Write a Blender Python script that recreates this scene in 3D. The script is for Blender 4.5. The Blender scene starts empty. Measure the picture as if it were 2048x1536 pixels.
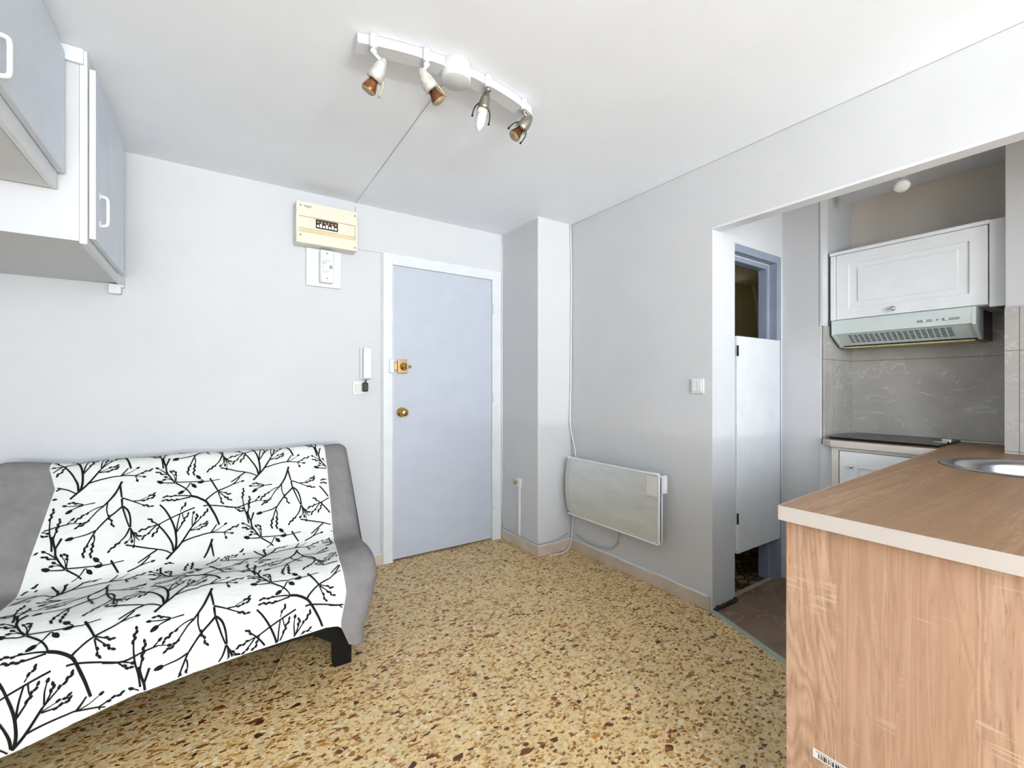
import bpy, bmesh, math, random
from mathutils import Vector, Matrix
from mathutils.geometry import tessellate_polygon
R = math.radians
random.seed(4)
scene = bpy.context.scene
C = scene.collection

# ------------------------------------------------------------ camera, world, light, exposure
cam_data = bpy.data.cameras.new('camera')
cam_data.sensor_width = 36.0
cam_data.lens = 36.0 * 895 / 2048
cam_data.shift_y = (773 - 768) / 2048
cam_data.clip_start = 0.02
cam = bpy.data.objects.new('camera', cam_data)
cam.location = (0, 0, 1.2)
cam.rotation_euler = (R(90), 0, R(-33.7))
C.objects.link(cam)
scene.camera = cam

world = bpy.data.worlds.new('sky')
scene.world = world
world.use_nodes = True
bg = world.node_tree.nodes['Background']
bg.inputs[0].default_value = (0.86, 0.92, 1.0, 1)
bg.inputs[1].default_value = 1.2

def area(name, loc, rot, sx, sy, power, col):
    l = bpy.data.lights.new(name, 'AREA')
    l.shape = 'RECTANGLE'; l.size = sx; l.size_y = sy; l.energy = power; l.color = col
    o = bpy.data.objects.new(name, l); C.objects.link(o)
    o.location = loc; o.rotation_euler = rot
    return o
# daylight entering by the wide glazed bay behind the camera
area('daylight', (0.25, -4.55, 1.60), (R(90), 0, R(0)), 2.5, 1.5, 50, (0.93, 0.965, 1.0))
# added fill lamp outside the bay, aimed up to brighten the ceiling
area('ceiling_fill', (0.25, -4.95, 0.45), (R(125), 0, R(0)), 2.6, 1.1, 520, (0.90, 0.95, 1.0))
# added fill lamp, shining through an added left-wall window behind the camera
area('side_fill', (-1.25, -2.9, 1.55), (R(90), 0, R(-90)), 1.6, 1.4, 32, (0.94, 0.97, 1.0))

vs = scene.view_settings
vs.view_transform = 'Standard'; vs.look = 'None'; vs.gamma = 1.0; vs.use_curve_mapping = False
vs.exposure = 1.18

# ------------------------------------------------------------ helpers
def s2l(c):
    c = c / 255.0
    return c / 12.92 if c <= 0.04045 else ((c + 0.055) / 1.055) ** 2.4
def rgb(r, g, b): return (s2l(r), s2l(g), s2l(b), 1)

class NT:
    def __init__(self, name):
        self.m = bpy.data.materials.new(name); self.m.use_nodes = True
        self.t = self.m.node_tree; self.b = self.t.nodes['Principled BSDF']
    def n(self, typ, **kw):
        nd = self.t.nodes.new(typ)
        for k, v in kw.items():
            if k.startswith('i_'):
                nd.inputs[int(k[2:]) if k[2:].isdigit() else k[2:].replace('_', ' ')].default_value = v
            else: setattr(nd, k, v)
        return nd
    def l(self, a, b): self.t.links.new(a, b)
    def pos(self, scale=(1, 1, 1), rot=(0, 0, 0), loc=(0, 0, 0)):
        g = self.n('ShaderNodeNewGeometry'); m = self.n('ShaderNodeMapping')
        m.inputs['Scale'].default_value = scale; m.inputs['Rotation'].default_value = rot; m.inputs['Location'].default_value = loc
        self.l(g.outputs['Position'], m.inputs['Vector']); return m.outputs['Vector']
    def noise(self, vec, scale, detail=3, rough=.5, dist=0):
        n = self.n('ShaderNodeTexNoise'); n.inputs['Scale'].default_value = scale; n.inputs['Detail'].default_value = detail
        n.inputs['Roughness'].default_value = rough; n.inputs['Distortion'].default_value = dist
        self.l(vec, n.inputs['Vector']); return n
    def math(self, op, a, b=0.0, clamp=False):
        n = self.n('ShaderNodeMath', operation=op); n.use_clamp = clamp
        for i, x in enumerate((a, b)):
            if isinstance(x, (int, float)): n.inputs[i].default_value = x
            else: self.l(x, n.inputs[i])
        return n.outputs[0]
    def ramp(self, fac, stops, interp='LINEAR'):
        n = self.n('ShaderNodeValToRGB'); n.color_ramp.interpolation = interp
        e = n.color_ramp.elements
        while len(e) < len(stops): e.new(0.5)
        for el, (p, c) in zip(e, stops): el.position = p; el.color = c
        self.l(fac, n.inputs[0]); return n.outputs[0]
    def mix(self, fac, a, b, blend='MIX'):
        n = self.n('ShaderNodeMix', data_type='RGBA', blend_type=blend)
        for i, x in ((0, fac), (6, a), (7, b)):
            if isinstance(x, (int, float, tuple)): n.inputs[i].default_value = x
            else: self.l(x, n.inputs[i])
        return n.outputs[2]
    def bump(self, h, strength, dist=0.01):
        n = self.n('ShaderNodeBump'); n.inputs['Strength'].default_value = strength; n.inputs['Distance'].default_value = dist
        self.l(h, n.inputs['Height']); self.l(n.outputs[0], self.b.inputs['Normal'])
    def base(self, c): self.l(c, self.b.inputs['Base Color'])

def simple(name, c, rough=.5, metal=0, noise=0.03, bump=0, nscale=8, spec=None):
    t = NT(name); t.b.inputs['Roughness'].default_value = rough; t.b.inputs['Metallic'].default_value = metal
    if spec is not None: t.b.inputs['Specular IOR Level'].default_value = spec
    n = t.noise(t.pos(), nscale, 4)
    lo = tuple(x * (1 - noise * 2) for x in c[:3]) + (1,); hi = tuple(min(1, x * (1 + noise * 2)) for x in c[:3]) + (1,)
    t.base(t.ramp(n.outputs[0], [(.3, lo), (.7, hi)]))
    if bump:
        n2 = t.noise(t.pos(), nscale * 30, 3); t.bump(n2.outputs[0], bump, .002)
    return t.m

def paint(name, c, bump=.25):
    t = NT(name); t.b.inputs['Roughness'].default_value = .62; t.b.inputs['Specular IOR Level'].default_value = .25
    n = t.noise(t.pos(), 1.3, 5, .6)
    lo = tuple(x * .96 for x in c[:3]) + (1,); hi = tuple(min(1, x * 1.03) for x in c[:3]) + (1,)
    t.base(t.ramp(n.outputs[0], [(.3, lo), (.7, hi)]))
    n1 = t.noise(t.pos(), 5, 4); n2 = t.noise(t.pos(), 160, 2)
    t.bump(t.math('ADD', t.math('MULTIPLY', n1.outputs[0], 2.0), t.math('MULTIPLY', n2.outputs[0], .25)), bump, .004)
    return t.m

M = {}
M['wall_white'] = paint('white_wall_paint', (.605, .62, .635, 1))
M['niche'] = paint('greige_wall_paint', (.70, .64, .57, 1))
M['wall_grey'] = paint('grey_wall_paint', (.60, .605, .615, 1))
M['ceiling'] = paint('ceiling_paint', (.84, .88, .935, 1), .12)
M['trim_white'] = simple('white_gloss_paint', (.69, .71, .73, 1), .4, noise=.02, bump=.15)
M['door_blue'] = simple('pale_blue_door_paint', rgb(184, 190, 201), .42, noise=.015, bump=.08)
M['cup_blue'] = simple('blue_grey_cupboard_paint', rgb(208, 214, 224), .42, noise=.02, bump=.08)
M['frame_blue'] = simple('blue_frame_paint', rgb(138, 147, 164), .4, noise=.03)
M['white_plastic'] = simple('white_plastic', (.70, .71, .71, 1), .35, noise=.01)
M['cream_plastic'] = simple('cream_plastic', rgb(222, 216, 198), .35, noise=.015)
M['cream_dark'] = simple('yellowed_plastic', rgb(214, 198, 158), .4, noise=.03)
M['cream_side'] = simple('off_white_plastic', rgb(214, 213, 206), .5)
M['grey_plastic'] = simple('grey_plastic', rgb(150, 152, 152), .5)
M['black'] = simple('black_plastic', (.012, .012, .012, 1), .4)
M['black_metal'] = simple('black_enamelled_metal', (.004, .004, .004, 1), .5, spec=.2)
M['dark'] = simple('dark_recess', (.02, .018, .015, 1), .8)
M['brass'] = simple('brass', rgb(196, 158, 84), .22, 1)
M['copper'] = simple('bronze_lock_metal', rgb(200, 160, 120), .28, 1)
M['steel'] = simple('stainless_steel', (.55, .56, .58, 1), .22, 1, noise=.04)
M['chrome'] = simple('chrome', (.75, .75, .76, 1), .12, 1)
M['nickel'] = simple('brushed_nickel', rgb(168, 162, 148), .32, 1, noise=.05)
M['worn_metal'] = simple('white_painted_metal_chipped', rgb(190, 188, 180), .45, .2, noise=.12, nscale=60)
M['amber'] = simple('amber_reflector', rgb(122, 78, 48), .16, .7, noise=.3, nscale=25)
M['lamp_white'] = simple('white_lamp_enamel', (.60, .61, .62, 1), .4)
M['lens'] = simple('amber_lens', rgb(150, 134, 104), .1, .1, noise=.2, nscale=40)
M['frost'] = simple('frosted_bulb_glass', (.55, .57, .6, 1), .12, noise=.02)
M['bulb_white'] = simple('white_bulb_glass', (.92, .92, .91, 1), .3)
M['cab_white'] = simple('white_lacquered_wood', (.80, .82, .84, 1), .35, noise=.015)
M['cab_cream'] = simple('cream_lacquered_wood', rgb(214, 213, 202), .4, noise=.02)
M['hood'] = simple('pale_green_grey_enamel', rgb(204, 214, 212), .35, noise=.02)
M['hood_side'] = simple('dark_hood_side', rgb(52, 56, 54), .35, .3, noise=.1)  # hood body darker than its fascia and cheeks
M['filter'] = simple('greasy_filter', rgb(186, 176, 132), .6, noise=.1, nscale=30)
M['hob'] = simple('black_hob_glass', (.006, .006, .007, 1), .22, spec=.25)
M['edge_band'] = simple('cream_worktop_edge', rgb(204, 197, 190), .45, noise=.015)
M['heater_white'] = simple('heater_white_metal', (.78, .80, .82, 1), .35)
M['cable_white'] = simple('white_cable', (.75, .74, .71, 1), .5)
M['cable_grey'] = simple('grey_cable', rgb(168, 168, 166), .5)
M['cable_tan'] = simple('tan_cable', rgb(200, 176, 140), .5)
M['cistern'] = simple('cream_cistern', rgb(225, 220, 188), .3)
M['wc_wall'] = paint('olive_cream_wall', rgb(196, 186, 140))
M['strip'] = simple('grey_green_threshold_metal', rgb(168, 184, 172), .35, .2, noise=.04)
M['paper'] = simple('label_paper', (.85, .85, .85, 1), .6)
M['mortar'] = simple('dark_mortar', rgb(52, 48, 42), .9, noise=.3, nscale=60)

# aluminium heater face
t = NT('brushed_grey_heater_face'); t.b.inputs['Roughness'].default_value = .38; t.b.inputs['Metallic'].default_value = .35
n = t.noise(t.pos((1, 1.2, 5)), 5, 5, .6); n2 = t.noise(t.pos((30, 60, 400)), 3, 2)
c = t.ramp(n.outputs[0], [(.3, rgb(204, 207, 202)), (.7, rgb(220, 223, 219))])
t.base(t.mix(t.math('MULTIPLY', n2.outputs[0], .25), c, rgb(196, 200, 195)))
M['heater_face'] = t.m

# baseboard: beige tile with joints
t = NT('beige_skirting_tile'); t.b.inputs['Roughness'].default_value = .45
n = t.noise(t.pos(), 6, 5, .6)
t.base(t.ramp(n.outputs[0], [(.3, rgb(186, 170, 152)), (.7, rgb(212, 198, 182))]))
M['baseboard'] = t.m

# terrazzo
def terrazzo(name, dark=1.0):
    t = NT(name); t.b.inputs['Roughness'].default_value = .36; t.b.inputs['Specular IOR Level'].default_value = .4
    g = t.pos()
    nz = t.noise(g, 38, 3, .6)
    warp = t.n('ShaderNodeVectorMath', operation='MULTIPLY_ADD')
    t.l(nz.outputs[1], warp.inputs[0]); warp.inputs[1].default_value = (.012, .012, 0); t.l(g, warp.inputs[2])
    def layer(scale, sx, rot, dens, thr, stops, prev, off):
        mp = t.n('ShaderNodeMapping'); mp.inputs['Scale'].default_value = (sx, 1, 0); mp.inputs['Rotation'].default_value = (0, 0, rot)
        mp.inputs['Location'].default_value = (off, off * 1.7, 0)
        t.l(warp.outputs[0], mp.inputs['Vector'])
        v = t.n('ShaderNodeTexVoronoi', voronoi_dimensions='2D', feature='F1'); v.inputs['Scale'].default_value = scale
        e = t.n('ShaderNodeTexVoronoi', voronoi_dimensions='2D', feature='DISTANCE_TO_EDGE'); e.inputs['Scale'].default_value = scale
        t.l(mp.outputs[0], v.inputs['Vector']); t.l(mp.outputs[0], e.inputs['Vector'])
        sep = t.n('ShaderNodeSeparateColor'); t.l(v.outputs['Color'], sep.inputs[0])
        m1 = t.math('LESS_THAN', sep.outputs[0], dens)
        # each chip keeps its own inset so sizes vary
        ed = t.math('SUBTRACT', e.outputs['Distance'], t.math('MULTIPLY', sep.outputs[2], thr * 2.2))
        m2 = t.math('MULTIPLY', t.math('SUBTRACT', ed, thr * .5), 22, True)
        col = t.ramp(sep.outputs[1], stops)
        return t.mix(t.math('MULTIPLY', m1, m2), prev, col)
    big = t.noise(g, 5.5, 5, .65)
    fine = t.noise(g, 170, 3, .7)
    c = t.ramp(fine.outputs[0], [(.3, rgb(188, 160, 116)), (.7, rgb(228, 202, 152))])
    c = layer(130, 1, .2, .75, .04, [(0, rgb(196, 176, 136)), (.5, rgb(214, 196, 156)), (.8, rgb(172, 150, 108)), (1, rgb(206, 200, 178))], c, 1.3)
    c = layer(78, .8, .9, .62, .045, [(0, rgb(206, 190, 156)), (.3, rgb(184, 160, 114)), (.5, rgb(208, 186, 142)), (.65, rgb(160, 134, 90)), (.8, rgb(188, 176, 144)), (.92, rgb(214, 212, 196)), (1, rgb(156, 120, 70))], c, 3.1)
    c = layer(95, .6, 2.2, .26, .07, [(0, rgb(160, 118, 62)), (.5, rgb(180, 142, 84)), (1, rgb(140, 96, 44))], c, 5.7)
    c = layer(100, .55, .5, .12, .07, [(0, rgb(110, 70, 36)), (1, rgb(134, 92, 44))], c, 9.2)
    c = layer(76, .62, 1.5, .075, .08, [(0, rgb(68, 36, 22)), (.6, rgb(120, 74, 34)), (1, rgb(164, 110, 44))], c, 12.9)
    c = layer(48, .5, 2.8, .035, .10, [(0, rgb(56, 30, 22)), (.5, rgb(118, 66, 28)), (1, rgb(176, 122, 52))], c, 17.5)
    c = layer(50, .75, .1, .03, .10, [(0, rgb(56, 30, 22)), (.5, rgb(96, 56, 30)), (1, rgb(150, 92, 40))], c, 23.5)
    tint = t.ramp(big.outputs[0], [(.3, (1.07 * dark, 1.0 * dark, .87 * dark, 1)), (.7, (1.24 * dark, 1.18 * dark, 1.07 * dark, 1))])
    c = t.mix(1.0, c, tint, 'MULTIPLY')
    t.base(c)
    return t.m
M['terrazzo'] = terrazzo('terrazzo')

# vinyl kitchen floor with marbled swirls
t = NT('marbled_brown_vinyl'); t.b.inputs['Roughness'].default_value = .35
g = t.pos()
n = t.noise(g, 3.2, 4, .55, 1.6)
c = t.ramp(n.outputs[0], [(.25, rgb(104, 84, 68)), (.5, rgb(132, 110, 92)), (.75, rgb(152, 132, 114))])
v = t.noise(g, 2.1, 2, .4, 2.2)
vein = t.math('SUBTRACT', 1.0, t.math('MULTIPLY', t.math('ABSOLUTE', t.math('SUBTRACT', v.outputs[0], .5)), 45), True)
c = t.mix(t.math('MULTIPLY', vein, .4), c, rgb(190, 172, 152))
t.base(c); M['vinyl'] = t.m

# grey marble tiles with joints
def marble(name, axis):
    t = NT(name); t.b.inputs['Roughness'].default_value = .22
    g = t.pos()
    n = t.noise(g, 2.4, 5, .6, .8)
    c = t.ramp(n.outputs[0], [(.3, rgb(168, 165, 159)), (.7, rgb(192, 189, 183))])
    for sc, th, off in ((1.7, 46, 0), (3.8, 40, 4)):
        m = t.pos((1, 1, 1.6), (.3, .5, .2), (off, off, off))
        v = t.noise(m, sc, 3, .5, 2.0)
        br = t.noise(m, sc * 2.3, 2)
        vein = t.math('SUBTRACT', 1.0, t.math('MULTIPLY', t.math('ABSOLUTE', t.math('SUBTRACT', v.outputs[0], .5)), th * 2), True)
        vein = t.math('MULTIPLY', vein, t.math('MULTIPLY', t.math('SUBTRACT', br.outputs[0], .42), 5, True))
        c = t.mix(t.math('MULTIPLY', vein, .6), c, rgb(224, 222, 222))
    sep = t.n('ShaderNodeSeparateXYZ'); t.l(g, sep.inputs[0])
    def joint(s, off, period):
        f = t.math('FRACT', t.math('DIVIDE', t.math('SUBTRACT', s, off), period))
        return t.math('LESS_THAN', t.math('MULTIPLY', t.math('ABSOLUTE', t.math('SUBTRACT', f, .5)), period), .0016)
    j = joint(sep.outputs[2], 1.36 - .225, .45)
    j = t.math('MAXIMUM', j, joint(sep.outputs[axis], (3.10 if axis == 0 else 1.30) - .45, .90))
    c = t.mix(j, c, rgb(120, 118, 116))
    t.base(c); return t.m
M['marble_x'] = marble('grey_marble_tile_side', 0)
M['marble_y'] = marble('grey_marble_tile', 1)

# oak laminate; grain along an axis
def wood(name, along, tone):
    t = NT(name); t.b.inputs['Roughness'].default_value = .42; t.b.inputs['Specular IOR Level'].default_value = .35
    across = 1
    sc = [1, 1, 1]; sc[along] = .085
    g = t.n('ShaderNodeNewGeometry'); sep = t.n('ShaderNodeSeparateXYZ'); t.l(g.outputs['Position'], sep.inputs[0])
    # planks of about 12 cm across
    pid = t.math('FLOOR', t.math('DIVIDE', t.math('ADD', sep.outputs[across], .009), .115))
    wn = t.n('ShaderNodeTexWhiteNoise', noise_dimensions='1D'); t.l(pid, wn.inputs['W'])
    off = t.n('ShaderNodeCombineXYZ')
    for i in range(3): t.l(t.math('MULTIPLY', wn.outputs[0], 7.3), off.inputs[i])
    va = t.n('ShaderNodeVectorMath', operation='ADD'); t.l(g.outputs['Position'], va.inputs[0]); t.l(off.outputs[0], va.inputs[1])
    mp = t.n('ShaderNodeMapping'); mp.inputs['Scale'].default_value = sc; t.l(va.outputs[0], mp.inputs['Vector'])
    n1 = t.noise(mp.outputs[0], 11, 2, .5, 1.1)                      # cathedral figure
    rings = t.math('FRACT', t.math('MULTIPLY', n1.outputs[0], 12))
    rings = t.math('ABSOLUTE', t.math('SUBTRACT', rings, .5))
    n2 = t.noise(mp.outputs[0], 240, 3, .6)                          # pores
    sc2 = [1, 1, 1]; sc2[along] = .03
    mp2 = t.n('ShaderNodeMapping'); mp2.inputs['Scale'].default_value = sc2; t.l(va.outputs[0], mp2.inputs['Vector'])
    n3 = t.noise(mp2.outputs[0], 60, 3, .6)
    cols = tone
    c = t.ramp(n3.outputs[0], [(.25, cols[0]), (.5, cols[1]), (.75, cols[2])])
    c = t.mix(t.math('MULTIPLY', t.math('SUBTRACT', .5, rings), .75), c, cols[3])
    c = t.mix(t.math('MULTIPLY', t.math('SUBTRACT', n2.outputs[0], .56), 3.2, True), c, cols[3])
    # pale saw marks running across the grain in patches
    sc3 = [14, 14, 14]; sc3[along] = 190; 
    mp3 = t.n('ShaderNodeMapping'); mp3.inputs['Scale'].default_value = sc3; mp3.inputs['Rotation'].default_value = (.05, 0, .0)
    t.l(va.outputs[0], mp3.inputs['Vector'])
    saw = t.noise(mp3.outputs[0], 1.0, 1, .4)
    patch = t.noise(va.outputs[0], 6.5, 2)
    sw = t.math('MULTIPLY', t.math('MULTIPLY', t.math('SUBTRACT', saw.outputs[0], .58), 14, True), t.math('MULTIPLY', t.math('SUBTRACT', patch.outputs[0], .53), 9, True))
    c = t.mix(t.math('MULTIPLY', sw, .42), c, cols[4])
    tintf = t.math('MULTIPLY', wn.outputs[0], .6)
    c = t.mix(tintf, c, cols[0])
    t.base(c)
    t.bump(t.math('ADD', n2.outputs[0], rings), .08, .001)
    return t.m
tone_v = [rgb(184, 148, 122), rgb(204, 170, 144), rgb(216, 186, 160), rgb(128, 90, 66), rgb(238, 216, 188)]
tone_h = [rgb(136, 104, 76), rgb(156, 122, 92), rgb(176, 144, 112), rgb(108, 78, 54), rgb(190, 162, 130)]
M['oak_panel'] = wood('oak_laminate_upright', 2, tone_v)
M['oak_top'] = wood('oak_laminate_worktop', 0, tone_h)

# sofa fabrics
t = NT('white_cotton_cover'); t.b.inputs['Roughness'].default_value = .85; t.b.inputs['Specular IOR Level'].default_value = .1
g = t.pos(); n = t.noise(g, 3, 5, .6); wv = t.noise(g, 700, 1)
t.base(t.ramp(n.outputs[0], [(.3, rgb(224, 225, 219)), (.65, rgb(236, 237, 233))]))
cr = t.noise(t.pos((1, 3, 3)), 5, 3, .6, .6)
t.bump(t.math('ADD', t.math('MULTIPLY', cr.outputs[0], 3), t.math('MULTIPLY', wv.outputs[0], .15)), .35, .006)
M['cover'] = t.m
M['ink'] = simple('black_printed_ink', (.014, .014, .016, 1), .85, spec=.1)
t = NT('grey_cotton_cover'); t.b.inputs['Roughness'].default_value = .9; t.b.inputs['Specular IOR Level'].default_value = .1
n = t.noise(t.pos(), 9, 5, .65); cr = t.noise(t.pos((1, 1, 2)), 7, 3, .6, .5)
t.base(t.ramp(n.outputs[0], [(.3, rgb(124, 121, 122)), (.7, rgb(142, 139, 139))]))
t.bump(cr.outputs[0], .4, .012)
M['grey_cover'] = t.m

# ------------------------------------------------------------ mesh builder
class B:
    def __init__(self): self.bm = bmesh.new()
    def box(self, x0, y0, z0, x1, y1, z1, bev=0, seg=2, mi=0):
        ret = bmesh.ops.create_cube(self.bm, size=1.0)
        vs_ = ret['verts']
        for v in vs_:
            v.co = Vector((x0 + (v.co.x + .5) * (x1 - x0), y0 + (v.co.y + .5) * (y1 - y0), z0 + (v.co.z + .5) * (z1 - z0)))
        fs = set(f for v in vs_ for f in v.link_faces)
        for f in fs: f.material_index = mi
        if bev > 0:
            es = list(set(e for v in vs_ for e in v.link_edges))
            r = bmesh.ops.bevel(self.bm, geom=es, offset=min(bev, .49 * min(abs(x1-x0), abs(y1-y0), abs(z1-z0))), segments=seg, profile=.5, affect='EDGES')
            for f in r['faces']: f.material_index = mi
        return self
    def prism(self, poly, axis, a, b, mi=0, side_mi=None, holes=()):
        # poly in the two other axes (cyclic order), extruded along axis from a to b
        def P(p, w):
            if axis == 0: return Vector((w, p[0], p[1]))
            if axis == 1: return Vector((p[0], w, p[1]))
            return Vector((p[0], p[1], w))
        loops = [list(poly)] + [list(h) for h in holes]
        flat = [p for lp in loops for p in lp]
        tris = tessellate_polygon([[Vector((p[0], p[1], 0)) for p in lp] for lp in loops])
        va = [self.bm.verts.new(P(p, a)) for p in flat]; vb = [self.bm.verts.new(P(p, b)) for p in flat]
        for tr in tris:
            for vv in (va, vb):
                try:
                    f = self.bm.faces.new([vv[i] for i in tr]); f.material_index = mi
                except ValueError: pass
        i0 = 0
        for lp in loops:
            n = len(lp)
            for i in range(n):
                j = (i + 1) % n
                f = self.bm.faces.new([va[i0 + i], va[i0 + j], vb[i0 + j], vb[i0 + i]]); f.material_index = mi if side_mi is None else side_mi
            i0 += n
        return self
    def lathe(self, prof, origin, d=(0, 0, 1), n=24, mi=0, close=True):
        d = Vector(d).normalized(); o = Vector(origin)
        q = d.to_track_quat('Z', 'Y')
        rings = []
        for r, h in prof:
            if r < 1e-6: rings.append([self.bm.verts.new(o + d * h)])
            else: rings.append([self.bm.verts.new(o + q @ Vector((r * math.cos(2*math.pi*k/n), r * math.sin(2*math.pi*k/n), h))) for k in range(n)])
        for a, b in zip(rings, rings[1:]):
            for k in range(n):
                k2 = (k + 1) % n
                vs_ = [a[k % len(a)], a[k2 % len(a)], b[k2 % len(b)], b[k % len(b)]]
                u = []
                for v in vs_:
                    if v not in u: u.append(v)
                if len(u) > 2:
                    f = self.bm.faces.new(u); f.material_index = mi; f.smooth = True
        if close:
            for rg in (rings[0], rings[-1]):
                if len(rg) > 2:
                    f = self.bm.faces.new(rg); f.material_index = mi
        return self
    def tube(self, pts, r, n=8, mi=0, smooth=True, sub=4):
        pts = [Vector(p) for p in pts]
        if smooth and len(pts) > 2:
            out = []
            for i in range(len(pts) - 1):
                p0 = pts[max(i-1, 0)]; p1 = pts[i]; p2 = pts[i+1]; p3 = pts[min(i+2, len(pts)-1)]
                for k in range(sub):
                    s = k / sub
                    out.append(.5 * ((2*p1) + (p2-p0)*s + (2*p0-5*p1+4*p2-p3)*s*s + (3*p1-p0-3*p2+p3)*s**3))
            out.append(pts[-1]); pts = out
        rr = r if isinstance(r, (list, tuple)) else None
        up = None; rings = []
        for i, p in enumerate(pts):
            tg = (pts[min(i+1, len(pts)-1)] - pts[max(i-1, 0)]).normalized()
            if up is None:
                up = Vector((0, 0, 1)) if abs(tg.z) < .9 else Vector((1, 0, 0))
            sd = tg.cross(up).normalized(); up = sd.cross(tg).normalized()
            rad = r if rr is None else rr[0] + (rr[1] - rr[0]) * i / (len(pts) - 1)
            rings.append([self.bm.verts.new(p + rad * (math.cos(2*math.pi*k/n) * sd + math.sin(2*math.pi*k/n) * up)) for k in range(n)])
        for a, b in zip(rings, rings[1:]):
            for k in range(n):
                f = self.bm.faces.new([a[k], a[(k+1) % n], b[(k+1) % n], b[k]]); f.smooth = True; f.material_index = mi
        for rg in (rings[0], rings[-1]):
            f = self.bm.faces.new(rg); f.material_index = mi
        return self

def root_loc(p):
    v = Vector((0, 0, 0))
    while p is not None: v += Vector(p.location); p = p.parent
    return v
def obj(name, b, mats, parent=None, smooth=None):
    bm = b.bm if isinstance(b, B) else b
    bmesh.ops.recalc_face_normals(bm, faces=bm.faces[:])
    if parent is not None: off = root_loc(parent)
    else:
        xs = [v.co.x for v in bm.verts]; ys = [v.co.y for v in bm.verts]; zs = [v.co.z for v in bm.verts]
        off = Vector(((min(xs)+max(xs))/2, (min(ys)+max(ys))/2, min(zs)))
    for v in bm.verts: v.co -= off
    me = bpy.data.meshes.new(name); bm.to_mesh(me); bm.free()
    if not isinstance(mats, (list, tuple)): mats = [mats]
    for m in mats: me.materials.append(M[m])
    if smooth:
        for p in me.polygons: p.use_smooth = True
    o = bpy.data.objects.new(name, me); C.objects.link(o)
    if parent is not None: o.parent = parent
    else: o.location = off
    return o
def thing(name, label, cat, loc, group=None):
    o = bpy.data.objects.new(name, None); C.objects.link(o); o.location = loc
    o.empty_display_size = .05
    return tag(o, label, cat, group)
def tag(o, label, cat, group=None):
    o['label'] = label; o['category'] = cat
    if group: o['group'] = group
    return o
def struct(name, b, mats, label=None, cat=None, parent=None):
    o = obj(name, b, mats, parent)
    if parent is None:
        o['kind'] = 'structure'
        if label: tag(o, label, cat)
    return o
def text(name, s, size, loc, rot, mat, parent, depth=.0003):
    cu = bpy.data.curves.new(name, 'FONT'); cu.body = s; cu.size = size; cu.extrude = depth
    tmp = bpy.data.objects.new('tmp', cu); C.objects.link(tmp)
    bpy.context.view_layer.update()
    me = bpy.data.meshes.new_from_object(tmp)
    bpy.data.objects.remove(tmp)
    me.materials.clear(); me.materials.append(M[mat])
    mat4 = Matrix.Translation(Vector(loc) - root_loc(parent)) @ rot.to_4x4()
    me.transform(mat4)
    o = bpy.data.objects.new(name, me); C.objects.link(o); o.parent = parent
    return o

# ------------------------------------------------------------ the room shell
CZ = 2.40; XR = 2.215; YD = 3.0; XL = -1.05; YB = -4.2
FX = 3.39; KX = 2.97            # niche back, kitchen east wall plane
NY0, NY1 = .445, 1.177          # niche span
KY = -1.0                       # kitchen south wall

# main terrazzo floor stops at the slanting threshold
f1 = [(XL, YB), (2.12, YB), (2.12, .60), (2.055, .60), (2.055, .95), (XR, 1.40), (XR, YD), (XL, YD)]
struct('floor', B().prism([(XL-.1, YB-.1), (2.06, YB-.1), (2.06, .90), (2.235, 1.40), (2.235, YD+.1), (XL-.1, YD+.1)], 2, -.08, 0), 'terrazzo',
       'speckled beige and brown terrazzo floor of the main room', 'floor')
struct('floor', B().prism([(2.06, KY), (3.1, KY), (3.1, 1.43), (2.245, 1.43), (2.245, 1.40), (2.06, .90)], 2, -.08, -.001), 'vinyl',
       'dark brown marbled vinyl floor of the kitchen corner', 'floor')
t = NT('dark_pebble_mosaic'); t.b.inputs['Roughness'].default_value = .4
g = t.pos(); v = t.n('ShaderNodeTexVoronoi', voronoi_dimensions='2D', feature='DISTANCE_TO_EDGE'); v.inputs['Scale'].default_value = 22; t.l(t.pos((.6, 1, 1), (0, 0, .5)), v.inputs['Vector'])
v2 = t.n('ShaderNodeTexVoronoi', voronoi_dimensions='2D'); v2.inputs['Scale'].default_value = 22; t.l(t.pos((.6, 1, 1), (0, 0, .5)), v2.inputs['Vector'])
sp = t.n('ShaderNodeSeparateColor'); t.l(v2.outputs['Color'], sp.inputs[0])
c = t.ramp(sp.outputs[0], [(0, rgb(96, 70, 50)), (.5, rgb(150, 120, 90)), (1, rgb(178, 156, 130))])
t.base(t.mix(t.math('LESS_THAN', v.outputs['Distance'], .10), c, rgb(26, 22, 20))); M['mosaic'] = t.m
struct('floor', B().box(2.245, 1.43, -.08, 3.6, 2.7, 0), 'mosaic', 'dark pebble patterned floor behind the half-height door', 'floor')

struct('ceiling', B().box(XL-.1, YB-.1, CZ, XR+.05, YD+.1, CZ+.1), 'ceiling', 'smooth pale grey ceiling of the main room', 'ceiling')
struct('ceiling', B().box(XR+.05, KY-.1, 2.365, 3.6, 2.7, CZ+.1), 'ceiling', 'lower kitchen ceiling behind the lintel', 'ceiling')

# wall with the entrance door: a slab with the doorway cut
DX0, DX1, DZ = 1.015, 1.812, 2.038
struct('wall_front', B().prism([(XL-.1, 0), (DX0, 0), (DX0, DZ), (DX1, DZ), (DX1, 0), (XR+.1, 0), (XR+.1, CZ), (XL-.1, CZ)], 1, YD, YD+.12), 'wall_white',
       'white wall with the pale blue entrance door', 'wall')
struct('wall_left', B().prism([(YB, 0), (YD, 0), (YD, CZ), (YB, CZ)], 0, XL-.1, XL, holes=[[(-3.75, .8), (-2.05, .8), (-2.05, 2.3), (-3.75, 2.3)]]), 'wall_white', 'white left wall behind the hanging cupboards', 'wall')
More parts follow.
